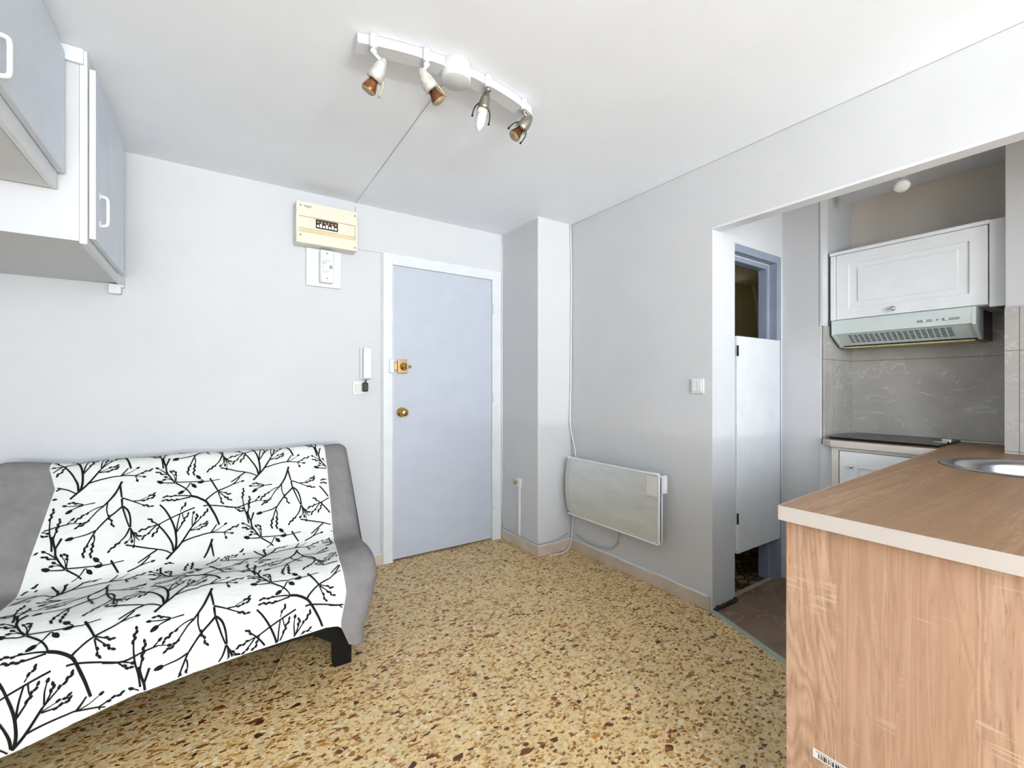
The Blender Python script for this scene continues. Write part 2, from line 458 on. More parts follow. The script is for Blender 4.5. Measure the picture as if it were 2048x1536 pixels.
# rear wall behind the camera with a wide glazed bay
WX0, WX1, WZ0, WZ1 = -.98, 2.12, .75, 2.36
struct('wall_rear', B().prism([(XL-.1, 0), (2.4, 0), (2.4, CZ), (XL-.1, CZ)], 1, YB-.1, YB, holes=[[(WX0, WZ0), (WX1, WZ0), (WX1, WZ1), (WX0, WZ1)]]), 'wall_white')
wb = B()
for x in (WX0, (WX0+WX1)/2 - .025, WX1 - .05): wb.box(x, YB-.07, WZ0, x+.05, YB-.02, WZ1, .004)
for z in (WZ0, WZ1 - .05): wb.box(WX0, YB-.07, z, WX1, YB-.02, z+.05, .004)
struct('window_1', wb, 'trim_white')
wb = B()
for y in (-3.75, -2.925, -2.10): wb.box(XL-.07, y, .8, XL-.02, y+.05, 2.3, .004)
for z in (.8, 2.25): wb.box(XL-.07, -3.75, z, XL-.02, -2.05, z+.05, .004)
struct('added_window', wb, 'trim_white')  # added unseen window, letting the side fill reach the right wall
# right wall: grey paint, then the opening to the kitchen under a lintel
OY = 1.394; LZ = 2.05
struct('wall_right', B().prism([(OY, 0), (YD+.1, 0), (YD+.1, CZ), (-.75, CZ), (-.75, LZ), (OY, LZ)], 0, XR, XR+.06), 'wall_grey',
       'grey wall with the flat heater, running on as lintel over the kitchen opening', 'wall')
struct('wall_right', B().box(XR, YB-.1, 0, XR+.06, -.75, CZ), 'wall_grey')
# thin white paint line around the opening edge and underside
struct('trim_1', B().box(XR-.002, -.75, LZ-.012, XR+.072, OY, LZ), 'trim_white', 'white painted underside edge of the lintel over the kitchen opening', 'trim')
struct('wall_column', B().box(1.905, 2.525, 0, XR, YD, CZ, .006), 'wall_grey', 'grey boxed column in the corner beside the entrance door', 'column')

# white wall that carries the half-height door (faces the window)
WY = 1.40
WX_0, WX_1, WDZ = 2.432, 2.945, 2.005
struct('wall_kitchen_left', B().prism([(XR+.001, 0), (WX_0, 0), (WX_0, WDZ), (WX_1, WDZ), (WX_1, 0), (2.972, 0), (2.972, 2.365), (XR+.001, 2.365)], 1, OY+.001, WY+.085), 'wall_white',
       'white return wall around the half-height door', 'wall')
struct('wall_kitchen_pier', B().box(KX, NY1, 0, KX+.06, WY+.085, 2.365, .004), 'wall_grey', 'grey pier between the small doorway and the cooking niche', 'wall')
struct('wall_kitchen_niche', B().box(KX+.005, NY1, 0, FX, NY1+.06, 2.365), 'wall_white')
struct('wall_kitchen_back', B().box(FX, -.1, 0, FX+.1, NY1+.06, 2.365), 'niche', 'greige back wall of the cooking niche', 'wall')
struct('wall_kitchen_right', B().box(KX, KY, 0, FX+.1, NY0, 2.365, .003), 'wall_grey', 'grey kitchen wall to the right of the niche', 'wall')
struct('wall_kitchen_end', B().box(XR, KY-.1, 0, FX, KY, 2.365), 'wall_white')
# small room behind the half door
struct('wall_toilet_back', B().box(3.45, 1.24, 0, 3.5, 2.7, 2.365), 'wc_wall')
struct('wall_toilet_end', B().box(2.28, 2.5, 0, 3.5, 2.58, 2.365), 'wc_wall')
struct('wall_toilet_side', B().box(3.03, 1.237, 0, 3.45, 1.49, 2.365), 'wc_wall')
# tiles
t_b = B().box(FX-.012, NY0, .90, FX, NY1, 1.60)
struct('wall_tiling', t_b, 'marble_y', 'grey marble splashback tiles at the back of the niche', 'tiles')
struct('wall_tiling', B().box(KX+.012, NY1-.012, .90, FX-.012, NY1, 1.556), 'marble_x', 'grey marble tiles on the left side of the niche', 'tiles')
struct('wall_tiling', B().box(KX-.012, KY, .90, KX, NY0, 1.556), 'marble_y', 'light grey marble tiles on the wall right of the niche', 'tiles')
struct('trim_2', B().box(KX-.006, NY1-.008, 1.556, KX+.06, NY1+.006, 2.36).box(KX-.006, NY1-.008, 0, KX+.012, NY1+.006, .862).box(2.955, 1.104, 0, 2.9635, NY1-.009, .862), 'trim_white', 'rough white edge line where pier meets niche', 'trim')

# baseboards
def base(name, b): struct(name, b, 'baseboard')
H = .072
bb = B().box(XR-.012, OY+.01, 0, XR, 2.525, H, .002); base('baseboard_right', bb)
base('baseboard_column', B().box(1.893, 2.513, 0, 1.905, YD, H, .002).box(1.905, 2.513, 0, XR-.012, 2.525, H, .002))
base('baseboard_front', B().box(XL, YD-.012, 0, .948, YD, H, .002))
base('baseboard_left', B().box(XL, YB, 0, XL+.012, YD-.012, H, .002))
# wavy caulk of paint above the tiles
def caulk(p0, p1, r=.004):
    n = 26; pts = []
    for i in range(n + 1):
        s = i / n; p = Vector(p0).lerp(Vector(p1), s); p.z += random.uniform(-.003, .003); pts.append(p)
    return pts
tb = B()
tb.tube(caulk((XR-.006, OY+.02, H+.002), (XR-.006, 2.51, H+.002)), .0065, 6)
tb.tube(caulk((1.899, 2.52, H+.002), (1.899, 2.99, H+.002)), .0065, 6)
tb.tube(caulk((1.90, 2.519, H+.002), (2.20, 2.519, H+.002)), .0065, 6)
tb.tube(caulk((-1.0, YD-.006, H+.002), (.94, YD-.006, H+.002)), .0065, 6)
struct('trim_3', tb, 'trim_white', 'uneven white paint bead along the top of the skirting tiles', 'trim')
# ceiling and corner beads
tb = B()
tb.tube(caulk((1.905, 2.525, CZ-.002), (1.905, 2.99, CZ-.002)), .004, 6)
tb.tube(caulk((1.905, 2.525, CZ-.002), (2.21, 2.525, CZ-.002)), .003, 6)
tb.tube([(1.905, 2.994, .08), (1.903, 2.996, 1.2), (1.905, 2.994, 2.39)], .006, 6)
struct('trim_4', tb, 'trim_white', 'white filler beads around the top and corner of the column', 'trim')

cr = B(); random.seed(3); pts = []
for i in range(70):
    y = 2.50 - 2.9 * i / 69
    pts.append((XR-.0008 + random.uniform(-.0006, .0006), y, CZ-.0012 + random.uniform(-.0010, .0004)))
cr.tube(pts, .0014, 5, smooth=False)
struct('trim_8', cr, 'cable_grey', 'thin irregular grey crack where the grey wall meets the ceiling', 'trim')

# threshold strip
s0 = Vector((2.222, 1.40, 0)); s1 = Vector((2.046, .90, 0)); dd = (s1 - s0).normalized(); nn = Vector((-dd.y, dd.x, 0)) * .014
s1 = s0 + dd * .87
tag(obj('threshold_strip', B().prism([tuple((s0 - nn)[:2]), tuple((s0 + nn)[:2]), tuple((s1 + nn)[:2]), tuple((s1 - nn)[:2])], 2, 0, .004), 'strip'),
    'grey-green threshold strip between terrazzo and vinyl floor', 'threshold strip')
mb = B(); 
for i in range(10): mb.box(XR+.01+i*.021, OY-.01-random.uniform(0, .012), 0, XR+.034+i*.021, OY+.003, .012+random.uniform(0, .012), .003)
struct('trim_5', mb, 'mortar', 'broken dark mortar along the foot of the white return wall', 'trim')
struct('trim_6', B().box(2.44, 1.42, -.001, 2.95, 1.445, .003), 'baseboard', 'thin pale edge strip in the small doorway', 'trim')

# ------------------------------------------------------------ entrance door
door = B().box(DX0+.004, YD+.006, .012, DX1-.004, YD+.046, DZ-.006, .002)
d1 = struct('door_1', door, 'door_blue', 'pale blue flat entrance door in its white frame', 'door')
fr = B()
fr.box(.950, YD-.010, 0, DX0-.001, YD, 2.105); fr.box(DX1+.013, YD-.010, 0, 1.888, YD, 2.105)
fr.box(DX0-.001, YD-.010, DZ+.013, DX1+.013, YD, 2.105)
fr.box(DX0-.0005, YD-.014, 0, DX0+.004, YD+.10, DZ-.006); fr.box(DX1-.004, YD-.014, 0, DX1+.0125, YD+.10, DZ-.006, .001); fr.box(DX0-.0005, YD-.014, DZ-.006, DX1+.0125, YD+.10, DZ+.0125, .001)
struct('door_frame', fr, 'trim_white', parent=d1)
struct('backing', B().box(DX0, YD+.10, 0, DX1, YD+.12, DZ), 'dark', parent=d1)
for z in (1.80, 1.12, .28):
    hb = B().lathe([(0, -.035), (.007, -.035), (.007, .035), (0, .035)], (DX1+.004, YD-.018, z), n=12).box(DX1+.004, YD-.016, z-.03, DX1+.02, YD-.012, z+.03, .001)
    struct('hinge', hb, 'trim_white', parent=d1)
k = B().lathe([(0, 0), (.033, 0), (.033, .004), (.028, .009), (.014, .012), (.012, .034), (.022, .042), (.029, .055), (.027, .068), (.016, .08), (0, .076)], (1.082, YD+.006, 1.022), (0, -1, 0), 32)
o = struct('door_knob', k, 'brass', parent=d1); o['label'] = 'round polished brass knob'
lk = B().box(1.052, YD-.016, 1.29, 1.118, YD+.006, 1.385, .003)
lk.box(1.026, YD-.016, 1.31, 1.05, YD+.004, 1.365, .004)
o = struct('lock_case', lk, 'copper', parent=d1); o['label'] = 'bronze rim lock case'
lk = B().lathe([(0, 0), (.027, 0), (.027, .006), (.019, .009), (.017, .016), (.009, .02), (.009, .03), (0, .03)], (1.09, YD-.016, 1.338), (0, -1, 0), 28)
lk.box(1.105, YD-.044, 1.326, 1.138, YD-.038, 1.346, .002)
struct('lock_cylinder', lk, 'brass', parent=o)
kp = B().box(.990, YD-.026, 1.292, 1.022, YD-.008, 1.385, .004)
kp.lathe([(0, 0), (.004, 0), (.003, .002), (0, .002)], (.998, YD-.026, 1.372), (0, -1, 0), 10)
struct('lock_keeper', kp, 'white_plastic', parent=d1)

# ------------------------------------------------------------ half-height door (door_2)
hd = B().box(2.440, OY-.012, .262, 2.915, OY+.010, 1.484, .003)
d2 = struct('door_2', hd, 'trim_white', 'white half-height flap door hung in the small dark doorway', 'door')
fb = B()
fb.box(WX_1-.050, OY-.004, 0, WX_1, OY+.05, WDZ, .003); fb.box(WX_0, OY-.004, WDZ-.045, WX_1-.048, OY+.05, WDZ, .003)
fb.box(WX_1-.075, OY+.045, 0, WX_1, OY+.10, WDZ, .003); fb.box(WX_0, OY+.045, WDZ-.075, WX_1-.07, OY+.10, WDZ, .003)
fb.box(WX_0, OY+.012, 0, WX_0+.006, OY+.10, WDZ, .001)
o = struct('door_frame', fb, 'frame_blue', parent=d2); o['label'] = 'slate blue door frame'
fb = B().box(WX_1-.052, OY+.044, 0, WX_1-.046, OY+.05, WDZ-.045).box(WX_0, OY+.044, WDZ-.049, WX_1-.05, OY+.05, WDZ-.043)
struct('frame_bead', fb, 'trim_white', parent=o)
for z in (1.40, .46):
    struct('hinge', B().lathe([(0, -.03), (.005, -.03), (.005, .03), (0, .03)], (2.437, OY-.014, z), n=10), 'black_metal', parent=d2)
struct('door_stop', B().box(WX_1, OY-.004, 0, WX_1+.012, OY+.02, WDZ+.01, .002), 'trim_white', parent=d2)

# high-level cistern in the small room
ci = B().box(2.99, 1.50, 1.925, 3.22, 1.80, 2.30, .05, 5)
for v in ci.bm.verts:
    s = (2.30 - v.co.z) / .375
    v.co.y = 1.65 + (v.co.y - 1.65) * (1 - .22 * s); v.co.x = 3.1 + (v.co.x - 3.1) * (1 - .1 * s)
ct = thing('toilet_cistern', 'cream rounded cistern high up in the dark room behind the half-height door', 'cistern', (3.1, 1.65, 1.925))
obj('tank', ci, 'cistern', ct, True)
obj('lid', B().box(2.985, 1.495, 2.29, 3.225, 1.805, 2.315, .01), 'cistern', ct)
obj('flush_pipe', B().tube([(3.2, 1.7, 1.94), (3.3, 1.72, 1.8), (3.38, 1.74, 1.5), (3.38, 1.74, .5)], .016, 10), 'cream_plastic', ct)
obj('bracket', B().box(3.2, 1.56, 1.96, 3.449, 1.76, 1.98, .002), 'cistern', ct)

# ------------------------------------------------------------ hanging cupboards, upper left
def handle(b, x, y, z, L, dx=1, out=.028, w=.006):
    b.tube([(x, y, z-L/2), (x+out*.8, y, z-L/2+.004), (x+out, y, z-L/2+.018), (x+out, y, z), (x+out, y, z+L/2-.018), (x+out*.8, y, z+L/2-.004), (x, y, z+L/2)], w, 8)
    return b
BX = -.375
cb = thing('hanging_cupboard', 'tall white hanging cupboard with blue-grey door and white handle against the door wall', 'cupboard', (-.7, 2.6, 1.715))
cc = B().box(XL+.001, 2.18, 1.718, BX-.023, 2.195, CZ-.001)         # side facing the room
cc.box(XL+.001, 2.98, 1.718, BX-.023, 2.996, CZ-.001); cc.box(XL+.001, 2.1951, 1.718, BX-.023, 2.9799, 1.738); cc.box(XL+.001, 2.1951, 2.37, BX-.023, 2.9799, CZ-.001)
cc.box(XL+.001, 2.1951, 1.7381, XL+.015, 2.9799, 2.3699)
obj('carcass', cc, 'wall_white', cb)
ff = B().box(BX-.022, 2.2005, 1.710, BX-.002, 2.9645, 1.74).box(BX-.022, 2.2005, 2.355, BX-.002, 2.9645, CZ-.001).box(BX-.022, 2.965, 1.70, BX-.002, 2.998, CZ-.001).box(BX-.022, 2.179, 1.71, BX-.002, 2.20, CZ-.001)
obj('face_frame', ff, 'trim_white', cb)
dr = obj('door', B().box(BX-.001, 2.20, 1.736, BX+.018, 2.80, 2.352, .002), 'cup_blue', cb)
hh = obj('handle', handle(B().box(BX+.017, 2.263, 1.800, BX+.021, 2.286, 1.823, .001).box(BX+.017, 2.263, 1.904, BX+.021, 2.286, 1.927, .001), BX+.018, 2.275, 1.864, .112, out=.022), 'white_plastic', dr)
for z in (1.80, 2.27): obj('hinge', B().box(BX+.004, 2.798, z-.02, BX+.018, 2.812, z+.02, .002), 'cream_side', dr)
obj('cleat', B().box(-.434, 2.955, 1.665, BX-.012, 2.998, 1.712, .002), 'trim_white', cb)
obj('top_moulding', B().box(-.448, 2.166, 2.345, BX-.010, 2.1785, CZ-.001, .003), 'trim_white', cb)
AX = -.449
ca = thing('hanging_cupboard', 'shorter white hanging cupboard with blue-grey door, nearest the camera at the left edge', 'cupboard', (-.75, 1.85, 1.88))
cc = B().box(XL+.001, 1.50, 1.885, AX-.021, 2.165, 1.90).box(XL+.001, 1.50, 2.38, AX-.021, 2.165, CZ-.001).box(XL+.001, 1.50, 1.9001, AX-.021, 1.515, 2.3799).box(XL+.001, 2.150, 1.9001, AX-.021, 2.165, 2.3799)
cc.box(XL+.001, 1.5151, 1.9001, XL+.012, 2.1499, 2.3799)
obj('carcass', cc, 'wall_white', ca)
obj('face_frame', B().box(AX-.02, 1.50, 1.884, AX-.002, 2.165, 1.9549, .003).box(AX-.02, 1.50, 2.3601, AX-.002, 2.165, CZ-.001).box(AX-.02, 1.50, 1.955, AX-.002, 1.53, 2.36).box(AX-.02, 2.14, 1.955, AX-.002, 2.165, 2.36), 'trim_white', ca)
dr = obj('door', B().box(AX-.001, 1.50, 1.941, AX+.018, 2.164, 2.366, .002), 'cup_blue', ca)
obj('handle', handle(B(), AX+.018, 1.578, 1.997, .10, out=.020), 'white_plastic', dr)

# ------------------------------------------------------------ ceiling light
cl = thing('ceiling_spotlight_bar', 'white curved ceiling bar with four spotlights and a round centre rose', 'ceiling light', (.76, 1.52, CZ))
def arcY(x):
    s = (x - .77) / .365
    return 1.485 + .065 * s * s
rb = B()
def rail(x0, x1):
    n = 10; up = []; 
    for i in range(n + 1):
        x = x0 + (x1 - x0) * i / n; y = arcY(x)
        up.append([rb.bm.verts.new(p) for p in ((x, y, 2.398), (x, y, 2.368), (x, y-.006, 2.366), (x, y-.006, 2.361), (x, y+.052, 2.361), (x, y+.052, 2.366), (x, y+.046, 2.368), (x, y+.046, 2.398))])
    for a, b in zip(up, up[1:]):
        for k in range(8): rb.bm.faces.new([a[k], a[(k+1) % 8], b[(k+1) % 8], b[k]])
    rb.bm.faces.new(up[0]); rb.bm.faces.new(up[-1])
rail(.405, .715); rail(.79, 1.135)
obj('rail', rb, 'lamp_white', cl)
obj('centre_rose', B().lathe([(0, 0), (.050, 0), (.056, .006), (.056, .062), (.05, .066), (0, .066)], (.752, 1.505, 2.334), n=48), 'lamp_white', cl)
def ladd(p, d, s): return tuple(Vector(p) + Vector(d).normalized() * s)
# (joint on rail x, head top, head tip, kind)
spots = [(.452, (.488, 1.520, 2.322), (.444, 1.575, 2.221), 'worn'), (.628, (.608, 1.50, 2.324), (.676, 1.50, 2.243), 'worn'),
         (.878, (.886, 1.505, 2.350), (.865, 1.535, 2.208), 'candle'), (1.075, (1.112, 1.52, 2.335), (1.036, 1.565, 2.232), 'nickel')]
for jx, top, tip, kind in spots:
    jy = arcY(jx) + .02
    hm = 'worn_metal' if kind == 'worn' else 'nickel'
    T = Vector(top); P = Vector(tip); d = (P - T).normalized()
    L = (P - T).length
    bl = B().lathe([(0, -.004), (.006, -.002), (.013, .012), (.019, .035), (.0225, .058), (.0225, .070), (.019, .070)] if kind == 'candle' else
                   [(0, -.004), (.007, .0), (.017, .016), (.024, .038), (.0265, .062), (.0265, .074), (.023, .074)], top, d, 24)
    sp_ = obj('spot_head', bl, hm, cl)
    if kind == 'worn': sp_['label'] = 'spotlight head with worn white paint'
    sb = B().lathe([(0, 0), (.013, 0), (.013, .038), (.010, .044), (0, .044)], (jx, jy-.028, 2.352), n=18, d=(0, 0, 1))
    sb.box(jx-.010, jy-.036, 2.358, jx+.010, jy-.028, 2.398, .003)
    obj('clamp', sb, 'trim_white', sp_)
    q = T + d * .012
    stm = B().tube([(jx, jy-.028, 2.358), (jx, jy-.028, 2.335), tuple(q)], .006, 8, smooth=False)
    stm.lathe([(0, 0), (.010, .002), (.012, .008), (.008, .014), (0, .014)], (jx, jy-.028, 2.332), n=14)
    obj('stem', stm, 'nickel' if kind == 'nickel' else ('trim_white' if kind == 'worn' else 'nickel'), sp_)
    side = d.cross(Vector((0, 1, 0))).normalized()
    base_p = T + d * .066
    if kind == 'candle':
        o = obj('bulb_collar', B().lathe([(0, 0), (.018, 0), (.0195, .022), (0, .022)], tuple(base_p), d, 24), 'paper', sp_)
        obj('bulb', B().lathe([(.0190, .020), (.0205, .035), (.0195, .052), (.0165, .068), (.011, .080), (.005, .088), (0, .090)], tuple(base_p), d, 28), 'frost', sp_)
    else:
        obj('bulb', B().lathe([(.014, -.004), (.015, .006), (.016, .014), (.0215, .028), (.025, .040), (.0255, .045)], tuple(base_p), d, 28, close=False), 'amber', sp_)
        obj('bulb_lens', B().lathe([(.0255, .044), (.024, .050), (.018, .055), (.010, .057), (0, .058)], tuple(base_p), d, 28, close=False), 'lens', sp_)
    if kind in ('candle', 'nickel', 'worn'):
        for sgn in (-1, 1):
            s = side * sgn
            if kind == 'worn' and sgn == -1: continue
            pts = [T + d*.055 + s*.021, T + d*.066 + s*.030, T + d*.080 + s*.035, T + d*.095 + s*.037, T + d*.106 + s*.037]
            cw = B().tube([tuple(p) for p in pts], .0022, 8)
            cw.lathe([(0, 0), (.004, 0), (.004, .006), (0, .006)], tuple(pts[-1]), d, 10)
            obj('claw', cw, 'black_metal' if kind != 'worn' else 'copper', sp_)
tag(obj('ceiling_cable', B().tube([(.755, 1.56, CZ-.002), (.757, 1.80, CZ-.002), (.765, 2.4, CZ-.002), (.772, 2.992, CZ-.002), (.772, 2.996, CZ-.03), (.766, 2.996, 2.31), (.757, 2.994, 2.22)], .0016, 6), 'cable_grey'),
    'thin grey cable running along the ceiling from the spotlight bar to the fuse box', 'cable')

# ------------------------------------------------------------ fuse box and things on the door wall
fx = thing('fuse_box', 'cream wall fuse box with a window of breakers, high left of the entrance door', 'fuse box', (.583, 3.0, 2.055))
obj('housing', B().box(.405, 2.925, 2.055, .757, YD, 2.302, .006), 'cream_side', fx)
cv = B().box(.405, 2.898, 2.215, .757, 2.926, 2.302, .004).box(.405, 2.898, 2.055, .757, 2.926, 2.122, .004).box(.405, 2.898, 2.12, .418, 2.926, 2.217).box(.745, 2.898, 2.12, .757, 2.926, 2.217)
obj('cover', cv, 'cream_plastic', fx)
br = obj('breaker_strip', B().box(.418, 2.912, 2.148, .745, 2.926, 2.217, .001).box(.492, 2.908, 2.152, .497, 2.913, 2.213).box(.705, 2.908, 2.152, .708, 2.913, 2.213), 'cream_plastic', fx)
o = obj('breaker_window', B().box(.515, 2.909, 2.158, .642, 2.913, 2.212), 'dark', br)
for i in range(7): obj('breaker_switch', B().box(.520+i*.017, 2.903, 2.164, .532+i*.017, 2.910, 2.178+.008*(i % 2), .001), 'paper', br)
lb = B()
for i in range(6): lb.box(.522+i*.02, 2.907, 2.190, .534+i*.02, 2.910, 2.203, .001)
obj('breaker_labels', lb, 'copper', br)
obj('tray', B().box(.418, 2.900, 2.122, .745, 2.926, 2.127).box(.418, 2.918, 2.127, .745, 2.926, 2.148), 'cream_dark', fx)
for x, z in ((.428, 2.275), (.742, 2.275), (.428, 2.10), (.742, 2.075)):
    obj('screw', B().lathe([(0, 0), (.006, 0), (.005, .002), (0, .002)], (x, 2.898, z), (0, -1, 0), 14), 'grey_plastic', fx)
text('maker_name', 'hager', .020, (.446, 2.8975, 2.270), Matrix.Rotation(R(90), 3, 'X'), 'black', fx)

mt = thing('main_breaker', 'white main breaker on a square board just under the fuse box', 'breaker', (.575, 3.0, 1.82))
obj('board', B().box(.472, 2.978, 1.822, .676, YD, 2.053, .002), 'trim_white', mt)
obj('breaker_body', B().box(.545, 2.935, 1.843, .622, 2.979, 2.043, .005), 'white_plastic', mt)
obj('terminal_cover', B().box(.550, 2.930, 1.846, .618, 2.936, 1.888, .003), 'paper', mt)
dt = B().box(.552, 2.932, 1.925, .612, 2.9355, 1.968, .001)
obj('rating_label', dt, 'paper', mt)
g_ = B().box(.596, 2.925, 1.928, .612, 2.932, 1.95, .002)
obj('breaker_lever', g_, 'grey_plastic', mt)
g_ = B().box(.553, 2.9305, 1.958, .576, 2.932, 1.964).lathe([(0, 0), (.0035, 0), (.0035, .0015), (0, .0015)], (.558, 2.932, 1.937), (0, -1, 0), 12)
for i in range(3): g_.box(.568+i*.008, 2.9308, 1.936, .571+i*.008, 2.932, 1.939)
g_.box(.558, 2.934, 1.975, .602, 2.9355, 1.978).box(.556, 2.934, 1.912, .598, 2.9355, 1.914).box(.554, 2.934, 1.905, .588, 2.9355, 1.9065)
obj('label_print', g_, 'grey_plastic', mt)
for z in (2.022, 1.868):
    obj('screw', B().lathe([(0, 0), (.0055, 0), (.0055, .002), (0, .002)], (.584, 2.935 if z > 2 else 2.930, z), (0, -1, 0), 12), 'grey_plastic', mt)

# slim surface groove / conduit from the fuse box to the door frame
tag(obj('conduit', B().box(.757, 2.992, 2.098, .945, YD, 2.108, .001).box(.938, 2.990, 0.07, .948, YD, 2.098, .001), 'wall_white'),
    'slim white conduit from the fuse box down beside the door frame', 'conduit')

ic = thing('entry_phone', 'slim white entry phone handset on the wall left of the door', 'intercom', (.835, 3.0, 1.245))
obj('wall_base', B().box(.797, 2.978, 1.245, .868, YD, 1.457, .004), 'white_plastic', ic)
obj('handset', B().box(.808, 2.940, 1.250, .862, 2.972, 1.454, .008).box(.815, 2.97, 1.40, .855, 2.98, 1.45, .002).box(.815, 2.97, 1.255, .855, 2.98, 1.30, .002), 'white_plastic', ic)
sk = thing('wall_socket', 'square white switch plate under the entry phone', 'switch', (.795, 3.0, 1.148))
obj('plate', B().box(.752, 2.990, 1.148, .840, YD, 1.234, .003), 'white_plastic', sk)
obj('rocker', B().box(.768, 2.984, 1.164, .815, 2.991, 1.216, .002), 'cream_side', sk)
tag(obj('plug', B().box(.808, 2.950, 1.166, .842, 2.989, 1.226, .008).tube([(.826, 2.97, 1.224), (.830, 2.968, 1.234), (.835, 2.966, 1.2445)], .004, 8), 'black'),
    'black adapter plugged in below the entry phone', 'plug')

# ------------------------------------------------------------ column outlet, cables
so = thing('wall_outlet', 'small white outlet with a round brass connector on the column', 'outlet', (1.9, 2.748, .45))
obj('box', B().box(1.882, 2.722, .452, 1.905, 2.778, .515, .005), 'white_plastic', so)
o = obj('connector', B().lathe([(0, 0), (.013, 0), (.013, .014), (.007, .016), (0, .016)], (1.882, 2.768, .484), (-1, 0, 0), 20), 'brass', so)
obj('cable_duct', B().box(1.890, 2.737, .085, 1.905, 2.757, .452, .003), 'white_plastic', so)

tag(obj('corner_cable', B().tube([(2.198, 2.517, 2.395), (2.204, 2.515, 2.15), (2.206, 2.515, 1.9), (2.203, 2.515, 1.6), (2.200, 2.514, 1.3), (2.196, 2.514, 1.1), (2.186, 2.509, .95), (2.196, 2.50, .85), (2.205, 2.475, .74), (2.207, 2.462, .60), (2.207, 2.46, .30), (2.200, 2.487, .22), (2.197, 2.50, .10), (2.18, 2.495, .045), (2.13, 2.48, .008), (2.06, 2.475, .005), (1.975, 2.485, .004)], .0045, 8), 'cable_white'),
    'long white cable hanging down the corner beside the column to the floor', 'cable')
tag(obj('heater_cable', B().tube([(2.206, 2.05, .31), (2.206, 2.05, .20), (2.203, 2.10, .13), (2.20, 2.20, .105), (2.199, 2.34, .10), (2.198, 2.44, .120), (2.196, 2.458, .125)], .0042, 8), 'cable_grey'),
    'grey cable looping down from under the heater towards the corner', 'cable')
tag(obj('skirting_cable', B().tube([(2.165, 2.508, .120), (2.06, 2.508, .092), (1.97, 2.508, .090), (1.905, 2.510, .090), (1.886, 2.512, .092), (1.888, 2.7, .090), (1.889, 2.96, .092)], .004, 8), 'cable_grey'),
    'thin grey cable lying along the top of the column skirting', 'cable')

# ------------------------------------------------------------ electric panel heater
ht = thing('panel_heater', 'wide flat grey panel heater with white rim on the grey wall', 'heater', (2.15, 2.05, .28))
hy0, hy1, hz0, hz1 = 1.655, 2.475, .288, .700
def plan(y, base=2.118):
    # the face curves back to the wall at the far end
    s = max(0, (y - 2.38) / .07)
    return base + .012 * s * s
def bow(y, z):
    q = (z - (hz0 + hz1) / 2) / ((hz1 - hz0) / 2)
    return .030 * (1 - q * q) * (y - hy0) / (hy1 - hy0)
def face(b, x_off, y0, y1, z0, z1, th, r=.02):
    n = 14; cols = []
    for i in range(n + 1):
        y = y0 + (y1 - y0) * i / n
        e = min(i, n - i) / n * (y1 - y0)
        zi = 0 if e >= r else r - math.sqrt(max(0, r*r - (r - e)**2))
        x = plan(y) + x_off
        zs_ = [z0+zi + (z1-z0-2*zi) * q / 10 for q in range(11)]
        xs_ = [x - bow(y, z) for z in zs_]
        cols.append([b.bm.verts.new((a_, y, z)) for a_, z in zip(xs_, zs_)] + [b.bm.verts.new((a_+th, y, z)) for a_, z in zip(xs_[::-1], zs_[::-1])])
    for a, c_ in zip(cols, cols[1:]):
        for k in range(22): b.bm.faces.new([a[k], a[(k+1) % 22], c_[(k+1) % 22], c_[k]])
    b.bm.faces.new(cols[0]); b.bm.faces.new(cols[-1])
    return b
obj('back_case', face(B(), .003, hy0, hy1, hz0, hz1, .022), 'heater_white', ht)
obj('front_panel', face(B(), -.002, hy0+.010, hy1-.006, hz0+.010, hz1-.012, .006), 'heater_face', ht)
obj('rim', B().box(2.110, hy0, hz0+.01, 2.132, hy0+.011, hz1-.01, .003).box(2.112, hy0+.012, hz1-.012, 2.135, 2.45, hz1, .003).box(2.112, hy0+.012, hz0, 2.135, 2.45, hz0+.009, .003), 'heater_white', ht)
obj('control_box', B().box(2.13, 1.642, .585, 2.17, 1.66, .688, .005), 'heater_white', ht)
o = obj('label_patch', B().box(2.1105, 1.668, .565, 2.1145, 1.745, .683, .0), 'cream_side', ht); o['label'] = 'faded pale square patch'
for y in (1.80, 2.20): obj('bracket', B().box(2.14, y, .36, XR, y+.04, .64, .002), 'heater_white', ht)

sw = thing('light_switch', 'white double light switch on the grey wall beside the kitchen opening', 'switch', (XR, 1.478, 1.16))
obj('plate', B().box(XR-.009, 1.440, 1.162, XR, 1.518, 1.243, .003), 'white_plastic', sw)
for y in (1.452, 1.481): obj('rocker', B().box(XR-.014, y, 1.175, XR-.008, y+.027, 1.230, .002), 'white_plastic', sw)

